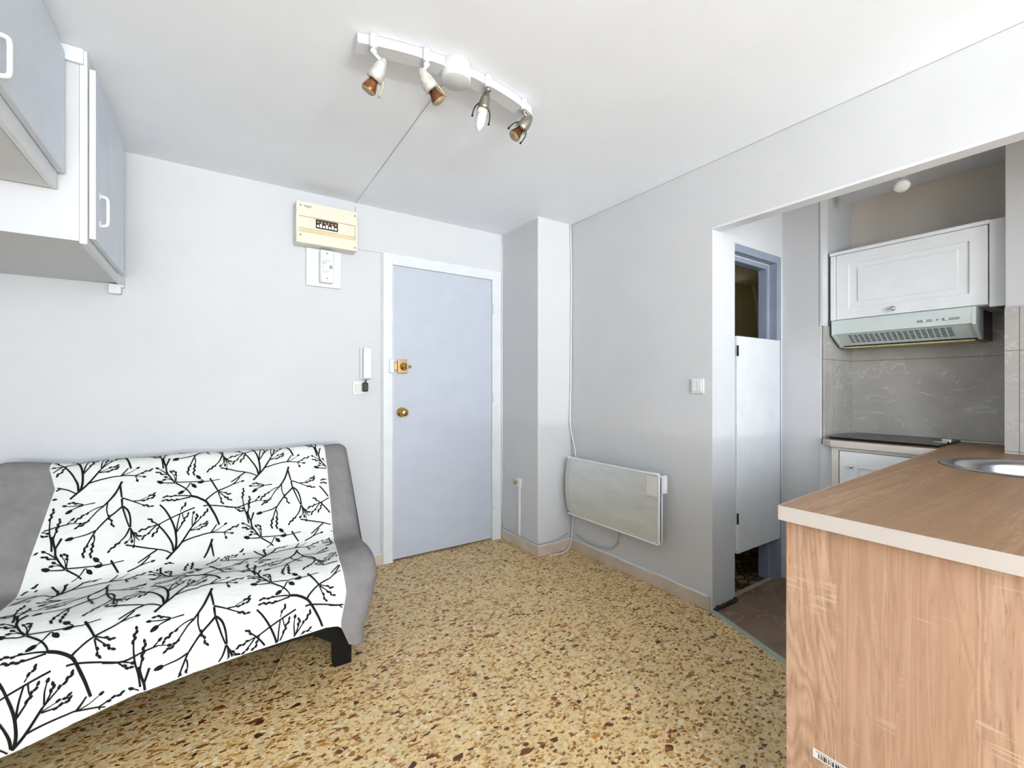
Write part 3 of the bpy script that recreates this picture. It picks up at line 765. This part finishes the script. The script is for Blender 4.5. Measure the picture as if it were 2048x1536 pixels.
# ------------------------------------------------------------ kitchen: niche cabinet, hood, base unit
def raised_door(b, x, y0, y1, z0, z1, fw=.055, th=.02):
    # front faces -X at x; frame and inner raised field
    b.box(x, y0, z0, x+th, y0+fw, z1, .002); b.box(x, y1-fw, z0, x+th, y1, z1, .002)
    b.box(x, y0+fw-.001, z0, x+th, y1-fw+.001, z0+fw, .002); b.box(x, y0+fw-.001, z1-fw, x+th, y1-fw+.001, z1, .002)
    b.box(x+.009, y0+fw-.002, z0+fw-.002, x+th, y1-fw+.002, z1-fw+.002)
    b.box(x+.003, y0+fw+.040, z0+fw+.030, x+.012, y1-fw-.040, z1-fw-.030, .005, 3)
    return b
wc = thing('wall_cabinet', 'white wall cabinet with a raised panel door above the cooker hood', 'cabinet', (3.2, .83, 1.585))
cy0, cy1 = .509, 1.160
obj('carcass', B().box(3.062, cy0, 1.587, FX-.013, cy0+.016, 1.975, .001).box(3.062, cy1-.016, 1.587, FX-.013, cy1, 1.975, .001).box(3.062, cy0+.016, 1.587, FX-.013, cy1-.016, 1.603).box(3.062, cy0+.016, 1.959, FX-.013, cy1-.016, 1.975), 'cab_white', wc)
obj('cornice', B().box(3.035, cy0-.004, 1.968, 3.10, cy1+.004, 1.988, .005), 'cab_white', wc)
dr = obj('door', raised_door(B(), 3.042, cy0+.003, cy1-.030, 1.590, 1.966, .062), 'cab_white', wc)
obj('stile', B().box(3.042, cy1-.028, 1.588, 3.062, cy1, 1.966, .002), 'cab_white', wc)
obj('knob', B().lathe([(0, 0), (.006, 0), (.006, .012), (.013, .018), (.013, .026), (.008, .030), (0, .031)], (3.042, .862, 1.618), (-1, 0, 0), 20), 'chrome', dr)
tag(obj('filler_panel', B().box(3.04, .4455, 1.575, 3.06, .506, 1.985, .002), 'cab_white'), 'narrow white filler panel right of the wall cabinet', 'panel')

hdn = thing('cooker_hood', 'pale grey-green cooker hood with slotted front grille under the wall cabinet', 'cooker hood', (3.2, .85, 1.42))
h0, h1 = .553, 1.148
fas = B().prism([(3.030, 1.584), (3.036, 1.506), (3.046, 1.503), (3.062, 1.584)], 1, h0, h1)
fc = obj('fascia', fas, 'hood', hdn)
# grille: slanted plate with real slots
pA = Vector((3.047, 0, 1.508)); pB = Vector((3.150, 0, 1.443)); dv = (pB - pA); gl = dv.length; dn = dv.normalized(); nrm = Vector((dn.z, 0, -dn.x))
if nrm.x > 0: nrm = -nrm
gy0, gy1 = .640, 1.085; ncol = 18; nrow = 8
gb = B()
def gbox(b, y0, y1, s0_, s1_, n0, n1):
    vs_ = []
    for y in (y0, y1):
        for s_, n_ in ((s0_, n0), (s1_, n0), (s1_, n1), (s0_, n1)):
            p = pA + dn * s_ + nrm * n_; vs_.append(b.bm.verts.new((p.x, y, p.z)))
    a = vs_[:4]; c_ = vs_[4:]
    b.bm.faces.new(a); b.bm.faces.new(c_)
    for k in range(4): b.bm.faces.new([a[k], a[(k+1) % 4], c_[(k+1) % 4], c_[k]])
gbox(gb, h0+.012, gy0, 0, gl, -.002, 0); gbox(gb, gy1, h1-.012, 0, gl, -.002, 0)
for i in range(ncol + 1):
    y = gy0 + (gy1 - gy0) * i / ncol; gbox(gb, y-.0026, y+.0026, 0, gl, -.002, 0)
for j in range(nrow + 1):
    s_ = gl * (.08 + .84 * j / nrow); gbox(gb, gy0, gy1, s_-(.0018 if 0 < j < nrow else .0085), s_+(.0018 if 0 < j < nrow else .0085), -.0019, -.0001)
obj('grille', gb, 'hood', hdn)
gk = B(); gbox(gk, h0+.02, h1-.02, 0, gl, -.02, -.012); obj('grille_backing', gk, 'dark', hdn)
sp2 = [(3.046, 1.584), (3.032, 1.584), (3.034, 1.50), (3.146, 1.432), (3.160, 1.432), (3.160, 1.44), (3.050, 1.508)]
for y0, y1 in ((h0-.004, h0+.010), (h1-.010, h1+.002)):
    obj('end_cheek', B().prism([(3.030, 1.584), (3.032, 1.500), (3.148, 1.434), (3.175, 1.434), (3.175, 1.584)], 1, y0, y1), 'hood', hdn)
o = obj('body', B().prism([(3.175, 1.584), (3.175, 1.436), (3.377, 1.436), (3.377, 1.584)], 1, h0-.002, h1), 'hood_side', hdn); o['label'] = 'dark rear of the hood'
obj('filter', B().box(3.150, h0+.02, 1.428, 3.36, h1-.02, 1.436, .001), 'filter', hdn)
ct_ = B()
for y, w in ((.705, .060), (.605, .062)):
    ct_.box(3.028, y, 1.530, 3.036, y+w, 1.541, .003)
ct_.lathe([(0, 0), (.004, 0), (.004, .003), (0, .003)], (3.033, .686, 1.536), (-1, 0, 0), 12)
obj('control_slots', ct_, 'grey_plastic', fc)
for y in (.728, .645): obj('slider', B().box(3.023, y, 1.530, 3.030, y+.014, 1.542, .002), 'white_plastic', fc)

bc = thing('base_cabinet', 'white base cabinet with panelled door and chrome knob under the hob', 'cabinet', (3.15, .86, 0))
obj('carcass', B().box(2.925, .60, .10, FX-.02, .616, .86).box(2.925, 1.08, .10, FX-.02, 1.102, .86, .001).box(2.925, .616, .10, FX-.02, 1.08, .116), 'cab_cream', bc)
obj('plinth', B().box(2.96, .60, 0, 2.975, 1.10, .10), 'cab_cream', bc)
obj('stile', B().box(2.905, 1.068, .10, 2.925, 1.102, .862, .002).box(2.905, .60, .845, 2.925, 1.07, .862, .001), 'cab_cream', bc)
dr = obj('door', raised_door(B(), 2.900, .612, 1.062, .12, .842, .085), 'cab_white', bc)
obj('knob', B().lathe([(0, 0), (.005, 0), (.005, .010), (.011, .015), (.0115, .022), (.007, .027), (0, .028)], (2.900, 1.000, .765), (-1, 0, 0), 20), 'chrome', dr)

# worktop with the round sink cut-out
ZT = .900; TH = .036
sc_ = (2.46, .295); sr = .232
outer = [(1.190, .5675), (2.885, .650), (2.885, 1.098), (2.945, 1.160), (FX-.013, 1.160), (FX-.013, .4455), (2.956, .4455), (2.956, -.035), (1.190, -.035)]
hole = [(sc_[0] + sr*math.cos(2*math.pi*k/48), sc_[1] + sr*math.sin(2*math.pi*k/48)) for k in range(48)]
wt = thing('worktop', 'oak laminate worktop with cream edge band, turning from the peninsula into the niche', 'worktop', (2.2, .3, ZT-TH))
wtb = B().prism(outer, 2, ZT-TH, ZT, holes=[hole]); obj('slab', wtb, 'oak_top', wt)
eb = B()
def band(p, q, off=.0025):
    p = Vector(p); q = Vector(q); d_ = (q - p).normalized(); n_ = Vector((-d_.y, d_.x)) * off
    eb.prism([tuple(p), tuple(q), tuple(q + n_), tuple(p + n_)], 2, ZT-TH, ZT-.0005)
band((1.190, -.035), (1.190, .5675)); band((1.190, .5675), (2.885, .650)); band((2.885, .650), (2.885, 1.098)); band((2.885, 1.098), (2.945, 1.160)); band((2.956, -.035), (1.190, -.035), .0025)
obj('edge_band', eb, 'edge_band', wt)

pn = thing('peninsula_unit', 'oak laminate peninsula end panel and cupboards carrying the worktop', 'kitchen unit', (2.0, .27, 0))
o = obj('end_panel', B().box(1.215, -.015, 0, 1.235, .562, ZT-TH, .0015), 'oak_panel', pn)
obj('carcass', B().prism([(1.235, 0.0), (2.87, 0.0), (2.87, .625), (1.235, .545)], 2, .10, ZT-TH-.22), 'cab_white', pn)
obj('top_rails', B().prism([(1.235, 0.0), (2.87, 0.0), (2.87, .02), (1.235, .02)], 2, ZT-TH-.22, ZT-TH).prism([(1.235, .525), (2.87, .605), (2.87, .625), (1.235, .545)], 2, ZT-TH-.22, ZT-TH), 'cab_white', pn)
obj('plinth', B().prism([(1.235, .05), (2.87, .05), (2.87, .57), (1.235, .50)], 2, 0, .10), 'cab_white', pn)
stk = obj('barcode_sticker', B().box(1.2138, .368, .300, 1.2149, .500, .321), 'paper', o); stk['label'] = 'small white barcode sticker'
bs = B(); y = .488
random.seed(9)
while y > .395:
    w = random.choice((.0012, .002, .0034)); bs.box(1.2134, y-w, .303, 1.2138, y, .314); y -= w + random.choice((.0012, .002, .003))
for i in range(22): bs.box(1.2134, .490-i*.005, .3165, 1.2138, .4935-i*.005, .3178)
obj('barcode_bars', bs, 'black', stk)
random.seed(5)

sn = thing('sink', 'round stainless steel sink set in the oak worktop', 'sink', (sc_[0], sc_[1], ZT-.16))
sk_b = B().lathe([(sr+.018, .001), (sr+.014, .0045), (sr-.004, .004), (sr-.020, -.002), (sr-.032, -.02), (sr-.045, -.12), (sr-.075, -.152), (.05, -.160), (0, -.160)], (sc_[0], sc_[1], ZT), n=64, close=False)
obj('bowl', sk_b, 'steel', sn, True)
obj('drain', B().lathe([(0, 0), (.036, 0), (.036, .003), (.028, .002), (0, .001)], (sc_[0], sc_[1], ZT-.160), n=28), 'chrome', sn)
obj('rim_seal', B().lathe([(sr+.017, .0), (sr+.021, .0), (sr+.021, .0012), (sr+.017, .0012)], (sc_[0], sc_[1], ZT+.0001), n=64, close=False), 'black', sn)

hb_ = thing('hob', 'black glass hob lying on the worktop in the niche', 'hob', (3.15, .88, ZT))
obj('glass', B().box(2.955, .665, ZT+.0005, 3.355, 1.135, ZT+.012, .004), 'hob', hb_)
for x, y, r in ((3.06, 1.0, .075), (3.25, .82, .09)):
    obj('cooking_zone', B().lathe([(r, 0), (r+.002, 0), (r+.002, .0006), (r, .0006)], (x, y, ZT+.0121), n=40, close=False), 'grey_plastic', hb_)
obj('clip', B().box(3.07, .662, ZT+.012, 3.10, .71, ZT+.018, .002).box(3.12, .655, ZT+.012, 3.15, .69, ZT+.03, .003), 'chrome', hb_)
struct('trim_7', B().box(FX-.02, NY0, ZT, FX-.012, NY1-.012, ZT+.008, .002), 'cream_side', 'pale sealant bead behind the hob', 'trim')

kb = thing('ceiling_bulb', 'bare white reflector bulb hanging from the kitchen ceiling', 'light bulb', (3.05, .83, 2.365))
obj('lamp_holder', B().lathe([(0, 0), (.022, 0), (.022, .012), (.016, .02), (.016, .08), (0, .08)], (3.0, .82, 2.365), (0, 0, -1), 20), 'white_plastic', kb)
obj('bulb', B().lathe([(.0, .040), (.014, .040), (.015, .055), (.024, .070), (.032, .085), (.035, .095), (.031, .105), (.018, .111), (0, .113)], (3.0, .82, 2.308), (-.62, -.2, -.9), 28), 'bulb_white', kb, True)

# ------------------------------------------------------------ sofa
SX0, SX1 = -.80, .675
def sx1(s):
    if s < .04: return SX1
    if s < .30: return SX1 - .035 * (s - .04) / .26
    if s < .50: return SX1 - .035 - .02 * (s - .30) / .20
    return SX1 - .055 - .075 * min(1, (s - .50) / .22)
prof = [(2.955, .16), (2.955, .45), (2.945, .70), (2.915, .80), (2.875, .842), (2.825, .852), (2.785, .835), (2.752, .79), (2.64, .63), (2.555, .505), (2.515, .435), (2.492, .405),
        (2.45, .395), (2.36, .398), (2.26, .408), (2.17, .418), (2.10, .415), (2.035, .392), (1.985, .350), (1.950, .295), (1.932, .23), (1.928, .165), (1.930, .10)]
JI = 11
def dense(pr, n=10):
    out = []
    for i in range(len(pr) - 1):
        p0 = Vector(pr[max(i-1, 0)]); p1 = Vector(pr[i]); p2 = Vector(pr[i+1]); p3 = Vector(pr[min(i+2, len(pr)-1)])
        if i == JI - 1: p3 = p2
        if i == JI: p0 = p1
        for k in range(n):
            s = k / n
            out.append(.5 * ((2*p1) + (p2-p0)*s + (2*p0-5*p1+4*p2-p3)*s*s + (3*p1-p0-3*p2+p3)*s**3))
    out.append(Vector(pr[-1])); return out
DP = dense(prof)
cum = [0.0]
for a_, b_ in zip(DP, DP[1:]): cum.append(cum[-1] + (b_ - a_).length)
SJ = cum[JI * 10]
cum = [c_ - SJ for c_ in cum]           # arc length, 0 at the crease, negative up the back
import bisect
def pr_at(s):
    s = max(cum[0], min(cum[-1] - 1e-6, s)); i = max(0, min(len(cum) - 2, bisect.bisect_right(cum, s) - 1))
    f = (s - cum[i]) / (cum[i+1] - cum[i] + 1e-9)
    return DP[i].lerp(DP[i+1], f)
seams = [-.52 + .155 * k for k in range(8)]
def hem(x):
    pts = [(-.80, .06), (-.53, .105), (-.226, .178), (.118, .207), (.38, .222), (.435, .212), (.47, .125), (.55, .095), (.60, .10), (.675, .12)]
    for (x0, z0), (x1, z1) in zip(pts, pts[1:]):
        if x <= x1: return z0 + (z1 - z0) * max(0, (x - x0)) / (x1 - x0)
    return pts[-1][1]
core = Vector((2.60, .34))
def S(x, s):
    p = pr_at(s).copy()
    # rounding into the ends
    r = .055
    e = min(x - SX0, sx1(s) - x)
    inset = 0
    if e < r: inset = r - math.sqrt(max(0, r*r - (r - max(0, e))**2))
    q = pr_at(s + .004) - pr_at(s - .004); nrm2 = Vector((q.y, -q.x)); nrm2 = nrm2.normalized() if nrm2.length > 1e-9 else Vector((-1, 0))
    # outward = toward -Y / +Z side of the travelling direction
    if abs(s) > .02: p -= nrm2 * (-inset) if False else Vector((0, 0))
    out = Vector((-q.y, q.x)); out = out.normalized() if out.length > 1e-9 else Vector((-1, 0))
    if out.dot(p - core) < 0: out = -out
    p -= out * inset
    # quilt seams and soft sag
    d = 0
    for sm in seams:
        d -= .0035 * math.exp(-((x - sm) / .010) ** 2)
    d += .004 * math.sin(x * 9 + s * 6) + .003 * math.sin(x * 23 + 1 + s * 11) * math.sin(s * 14)
    if abs(s) < .08: d *= abs(s) / .08
    p += out * d
    if s > 0 and x > .42: p.y += .020 * min(1, (x - .42) / .12) * min(1, s / .2) * (1 if s < .5 else max(0, 1 - (s - .5) / .15))
    # back edge dips left (a loose fold in the cover)
    if s < -.45 and x < -.55: p.y += .022 * (-.55 - x) / .25 * math.sin(min(1, (-.55 - x) / .25) * 2.4)
    return Vector((x, p.x, p.y))
S_TOP, S_BOT = cum[0], cum[-1]
def s_hem(x):
    z = hem(x); lo, hi = .40, S_BOT
    for _ in range(22):
        m = (lo + hi) / 2
        if pr_at(m).y > z: lo = m
        else: hi = m
    return lo
def xb_l(s):
    if s < -.42: return -.575 - .03 * min(1, (-.42 - s) / .1)
    if s < 0: return -.625 + .05 * min(1, -s / .42)
    return -.625
def xb_r(s):
    if s < 0: return .528 + .012 * min(1, -s / .4)
    return .528 - .060 * min(1, s / .40) - (.03 * min(1, (s - .56) / .1) if s > .56 else 0)
NS = 190
def grid(b, xa, xb, nx, mi=0):
    rows = []
    for i in range(nx + 1):
        u = i / nx; col = []
        xm = None
        for j in range(NS + 1):
            v_ = j / NS
            s0_ = S_TOP + (S_BOT - S_TOP) * v_
            x = xa(s0_) * (1 - u) + xb(s0_) * u
            # squeeze the last part so the hem ends where it should
            sh = s_hem(x)
            s = S_TOP + (sh - S_TOP) * v_
            s = s if s < .2 else s
            x = xa(s) * (1 - u) + xb(s) * u
            col.append(b.bm.verts.new(S(x, s)))
        rows.append(col)
    for a, c_ in zip(rows, rows[1:]):
        for j in range(NS):
            f = b.bm.faces.new([a[j], a[j+1], c_[j+1], c_[j]]); f.smooth = True; f.material_index = mi
    return rows
sofa = thing('sofa_bed', 'small sofa bed in a white cover printed with black branches and grey end panels', 'sofa', ((SX0+SX1)/2, 2.45, 0))
cvr = B(); grid(cvr, xb_l, xb_r, 90)
STROKES = [(7,0,[-352,-426,-362,-394,-377,-356,-395,-327,-410,-308]),(4.5,2,[-410,-308,-425,-292,-448,-258,-468,-237,-488,-229]),(4,2,[-410,-313,-433,-305,-464,-284,-493,-259]),(4,2,[-393,-329,-394,-296,-388,-267,-379,-247,-368,-215]),(6,0,[-358,-411,-352,-377,-347,-345]),(5,0,[-347,-342,-326,-331,-304,-319]),(4,2,[-304,-319,-274,-301,-237,-286]),(4,2,[-304,-321,-260,-322,-230,-335]),(2.5,2,[-279,-324,-247,-340,-230,-348]),(6,0,[-346,-337,-342,-300]),(6,0,[-342,-300,-360,-281,-382,-259,-409,-224,-420,-206]),(5,3,[-420,-206,-448,-193,-470,-188,-503,-182]),(5,2,[-422,-205,-434,-175,-446,-142,-452,-122,-453,-99]),(4,2,[-426,-185,-423,-164,-426,-143,-428,-117,-430,-94]),(5,0,[-342,-300,-331,-262,-322,-232,-311,-200]),(6,0,[-340,-301,-322,-280,-311,-244,-307,-199]),(5.5,2,[-309,-197,-321,-162,-342,-135,-374,-106]),(4.5,2,[-309,-197,-294,-171,-272,-151]),(3.5,0,[-307,-192,-286,-151,-272,-133]),(3.5,1,[-305,-187,-304,-150,-318,-132]),(3.5,1,[-303,-182,-298,-133]),(3.5,1,[-301,-177,-290,-143,-291,-111]),(7,0,[-175,-32,-155,-55,-124,-93,-86,-160]),(4,2,[-86,-160,-55,-198,-33,-223,-23,-238]),(4,1,[-83,-167,-84,-203,-79,-233]),(4,2,[-80,-167,-68,-201,-65,-220]),(2.5,2,[-89,-148,-58,-163,-26,-175]),(4,2,[-89,-146,-51,-151,-24,-165]),(5,0,[-123,-97,-79,-111,-16,-121,42,-114]),(4,2,[42,-114,72,-129,101,-138]),(3.5,1,[42,-113,50,-87]),(3.5,1,[42,-113,75,-104]),(3,1,[-10,-121,19,-133,49,-155]),(5,0,[-10,-122,2,-140,13,-158]),(6.5,0,[-145,-66,-141,-100,-145,-147,-154,-184,-170,-226,-190,-265,-209,-292]),(4.5,0,[-143,-143,-139,-189,-131,-235]),(4.5,2,[-141,-150,-123,-182,-112,-208,-98,-230]),(3.5,0,[-123,-238,-118,-209]),(6,0,[-151,-65,-157,-100,-176,-141,-201,-181,-220,-203]),(4,2,[-220,-203,-232,-215,-243,-227]),(5,0,[-75,-257,-116,-241,-167,-218,-202,-200,-217,-195]),(4.5,2,[-217,-195,-238,-168,-264,-141]),(3.5,2,[-220,-195,-248,-185,-275,-177]),(3.5,2,[-202,-202,-213,-171,-230,-148]),(3,2,[-131,-244,-125,-257,-110,-281]),(5,0,[-318,-121,-291,-112,-243,-95,-208,-84,-179,-71,-158,-55]),(5.5,0,[-208,-84,-236,-64,-273,-37]),(6,0,[-15,-402,2,-366,18,-332]),(5.5,0,[-32,-285,-20,-301,17,-330,80,-358,115,-395]),(4,1,[80,-358,101,-365,126,-370]),(4,2,[20,-330,44,-318,68,-306]),(4,2,[20,-326,44,-301,71,-273]),(4,2,[20,-322,27,-295,37,-261]),(6,0,[-208,-538,-200,-504,-193,-481,-189,-454,-175,-426,-155,-395]),(6,0,[-180,-526,-187,-502,-193,-483]),(4,1,[-188,-445,-211,-467,-227,-478]),(4,2,[-185,-440,-207,-447,-225,-458]),(3,1,[-162,-407,-178,-418,-192,-428]),(3,1,[-158,-400,-174,-413,-198,-415]),(4.5,3,[-155,-393,-193,-398,-213,-405]),(4,0,[-152,-397,-120,-393,-71,-389,-34,-386,-3,-389,27,-392]),(3,1,[-153,-397,-159,-428,-173,-454]),(3.5,2,[-152,-399,-152,-436,-161,-457]),(5,0,[-153,-393,-135,-378,-112,-357,-96,-334,-89,-316]),(4,3,[-95,-385,-112,-353,-131,-339]),(3.5,3,[-93,-385,-79,-367]),(3,3,[-42,-392,-63,-414]),(5,3,[-37,-386,-54,-386]),(5,2,[-89,-316,-121,-323,-159,-326,-194,-328]),(5,2,[-92,-312,-133,-305,-158,-305,-197,-311]),(8,0,[-89,-316,-63,-306,-33,-284,-17,-258,7,-204,23,-154]),(5,0,[-41,-260,-17,-260,30,-249,81,-234]),(5,0,[47,-242,99,-231,148,-244,188,-252]),(3,1,[188,-252,203,-249,221,-244]),(4,1,[177,-252,194,-270]),(4,2,[85,-233,102,-216,120,-206]),(4,1,[99,-230,125,-219]),(5,2,[145,-139,139,-178,128,-223,123,-280,129,-324]),(5,2,[141,-178,149,-233,154,-276]),(4,0,[-436,-334,-475,-330]),(4,1,[-475,-330,-504,-331,-536,-336]),(4,2,[-475,-333,-499,-343,-522,-349]),(4.5,3,[-475,-329,-500,-320,-519,-307])]
def smooth_pts(p, sub=5):
    if len(p) < 3:
        n = 6; return [(p[0][0] + (p[-1][0]-p[0][0])*k/n, p[0][1] + (p[-1][1]-p[0][1])*k/n) for k in range(n+1)]
    o_ = []
    for i in range(len(p) - 1):
        a = Vector(p[max(i-1, 0)]); b = Vector(p[i]); c_ = Vector(p[i+1]); d_ = Vector(p[min(i+2, len(p)-1)])
        for k in range(sub):
            s = k / sub; q = .5 * ((2*b) + (c_-a)*s + (2*a-5*b+4*c_-d_)*s*s + (3*b-a-3*c_+d_)*s**3); o_.append((q.x, q.y))
    o_.append(tuple(p[-1])); return o_
TUCK = .173
def to_s(v):
    if v < -.002: return v
    if v > TUCK + .002: return v - TUCK
    return None
def surf(u, v):
    s = to_s(v)
    if s is None or s < S_TOP + .3 or s > s_hem(u) - .003: return None
    if u < xb_l(s) + .003 or u > xb_r(s) - .003: return None
    p = S(u, s); a = S(u + .004, s) - S(u - .004, s); b = S(u, s + .004) - S(u, s - .004)
    n = b.cross(a)
    if n.length < 1e-12: return None
    n.normalize()
    c_ = Vector((p.x, core.x, core.y))
    if n.dot(p - c_) < 0: n = -n
    return p + n * .0022
def ribbon(pts, w0, w1):
    prev = None
    n = len(pts)
    for i, (x, y) in enumerate(pts):
        x0, y0 = pts[max(i-1, 0)]; x1, y1 = pts[min(i+1, n-1)]
        dx, dy = x1 - x0, y1 - y0; L = math.hypot(dx, dy) or 1
        w = (w0 + (w1 - w0) * i / (n - 1)) / 2
        a = surf(x - dy / L * w, y + dx / L * w); b = surf(x + dy / L * w, y - dx / L * w)
        if a is None or b is None: prev = None; continue
        cur = (cvr.bm.verts.new(a), cvr.bm.verts.new(b))
        if prev and (cur[0].co - prev[0].co).length < .06:
            f = cvr.bm.faces.new([prev[0], prev[1], cur[1], cur[0]]); f.material_index = 1
        prev = cur
def blob(x, y, ang, L, W):
    vs_ = []
    for k in range(9):
        a = 2 * math.pi * k / 9; lx = math.cos(a) * L / 2; ly = math.sin(a) * W / 2 * (1 - .25 * math.cos(a))
        p = surf(x + lx * math.cos(ang) - ly * math.sin(ang), y + lx * math.sin(ang) + ly * math.cos(ang))
        if p is None: return
        vs_.append(cvr.bm.verts.new(p))
    f = cvr.bm.faces.new(vs_); f.material_index = 1
random.seed(21)
for w, e, fl in STROKES:
    base_pts = [(fl[i] / 1000, fl[i+1] / 1000) for i in range(0, len(fl), 2)]
    sp_pts = smooth_pts(base_pts)
    # finer sampling
    fine = []
    for (x0, y0), (x1, y1) in zip(sp_pts, sp_pts[1:]):
        k = max(1, int(math.hypot(x1-x0, y1-y0) / .006))
        for q in range(k): fine.append((x0 + (x1-x0)*q/k, y0 + (y1-y0)*q/k))
    fine.append(sp_pts[-1])
    ends = []
    total = sum(math.hypot(fine[i+1][0]-fine[i][0], fine[i+1][1]-fine[i][1]) for i in range(len(fine)-1))
    ex, ey = fine[-1]; bx, by = fine[max(0, len(fine)-4)]; ang = math.atan2(ey-by, ex-bx)
    if e == 1: ends.append((ex, ey, ang, .016, .010))
    if e == 3: ends.append((ex, ey, ang, .028, .016))
    if e == 2:
        m = min(.055, total * .6); acc = 0; i = len(fine) - 1; last = -1; k = 0
        while i > 0 and acc < m:
            if acc - last > .0085 or last < 0:
                sg = 1 if k % 2 else -1
                ends.append((fine[i][0] + sg * .0022 * -math.sin(ang), fine[i][1] + sg * .0022 * math.cos(ang), ang + sg * .35, .015, .0082)); last = acc; k += 1
            acc += math.hypot(fine[i][0]-fine[i-1][0], fine[i][1]-fine[i-1][1]); i -= 1
    for la in range(-3, 4):
        for lb_ in range(-3, 5):
            ox = la * .695 + (lb_ % 2) * .3475; oy = lb_ * .335
            if max(p[0] for p in base_pts) + ox < -.68 or min(p[0] for p in base_pts) + ox > .56: continue
            if max(p[1] for p in base_pts) + oy < -.62 or min(p[1] for p in base_pts) + oy > .90: continue
            ribbon([(x + ox, y + oy) for x, y in fine], w / 760, w / 760 * (.55 if e else .75))
            for (x, y, a, L_, W_) in ends: blob(x + ox, y + oy, a, L_, W_)
o = obj('patterned_cover', cvr, ['cover', 'ink'], sofa)
# the grey end panels
for xa, xb, nx, cap in ((lambda s: SX0, xb_l, 18, 0), (xb_r, sx1, 20, 1)):
    g_ = B(); rows = grid(g_, xa, xb, nx)
    # fold the panel inward at the far end so the sofa has a side
    edge = rows[0] if not cap else rows[-1]
    prev = edge
    for k, f_ in enumerate((.25, .6, .999)):
        new = []
        for v in edge:
            c_ = Vector((v.co.x + (.006 if cap else -.006) * (1 if k == 0 else .3), 2.45 if v.co.y > 2.0 else 2.3, .30)); new.append(g_.bm.verts.new(v.co.lerp(c_, f_)))
        for j in range(NS):
            f = g_.bm.faces.new([prev[j], prev[j+1], new[j+1], new[j]]); f.smooth = True
        prev = new
    o = obj('grey_end_panel', g_, 'grey_cover', sofa)
    if cap: o['label'] = 'grey end panel, slightly stained, on the right'
# mattress underside and black frame with feet
ub = B()
ub.box(SX0+.06, 1.99, .235, SX1-.14, 2.90, .275)
obj('mattress_base', ub, 'black', sofa)
fb = B()
fb.box(SX0+.08, 1.995, .17, SX1-.17, 2.03, .235, .004); fb.box(SX0+.08, 2.84, .17, SX1-.17, 2.875, .235, .004)
fb.box(SX0+.08, 2.03, .18, SX0+.11, 2.84, .235, .003); fb.box(SX1-.20, 2.03, .18, SX1-.17, 2.84, .235, .003)
obj('frame', fb, 'black_metal', sofa)
for x0, x1, xw in ((SX0+.10, SX0+.17, .09), (.428, .500, -.09)):
    for y0 in (2.01, 2.80):
        xa_, xc_ = (x0, x1) if xw > 0 else (x1, x0)
        lg = B().prism([(xa_, 0), (xc_, 0), (xc_, .10), (xc_ + xw, .169), (xa_, .169)], 1, y0, y0+.055)
        obj('leg', lg, 'black_metal', sofa)
tag(obj('floor_wire', B().tube([(.335, 2.40, .004), (.318, 2.355, .004), (.262, 2.225, .010), (.218, 2.115, .012), (.19, 2.05, .006), (.172, 1.992, .004)], .0032, 6), 'cable_tan'),
    'thin tan wire trailing out on the floor from under the sofa', 'wire')
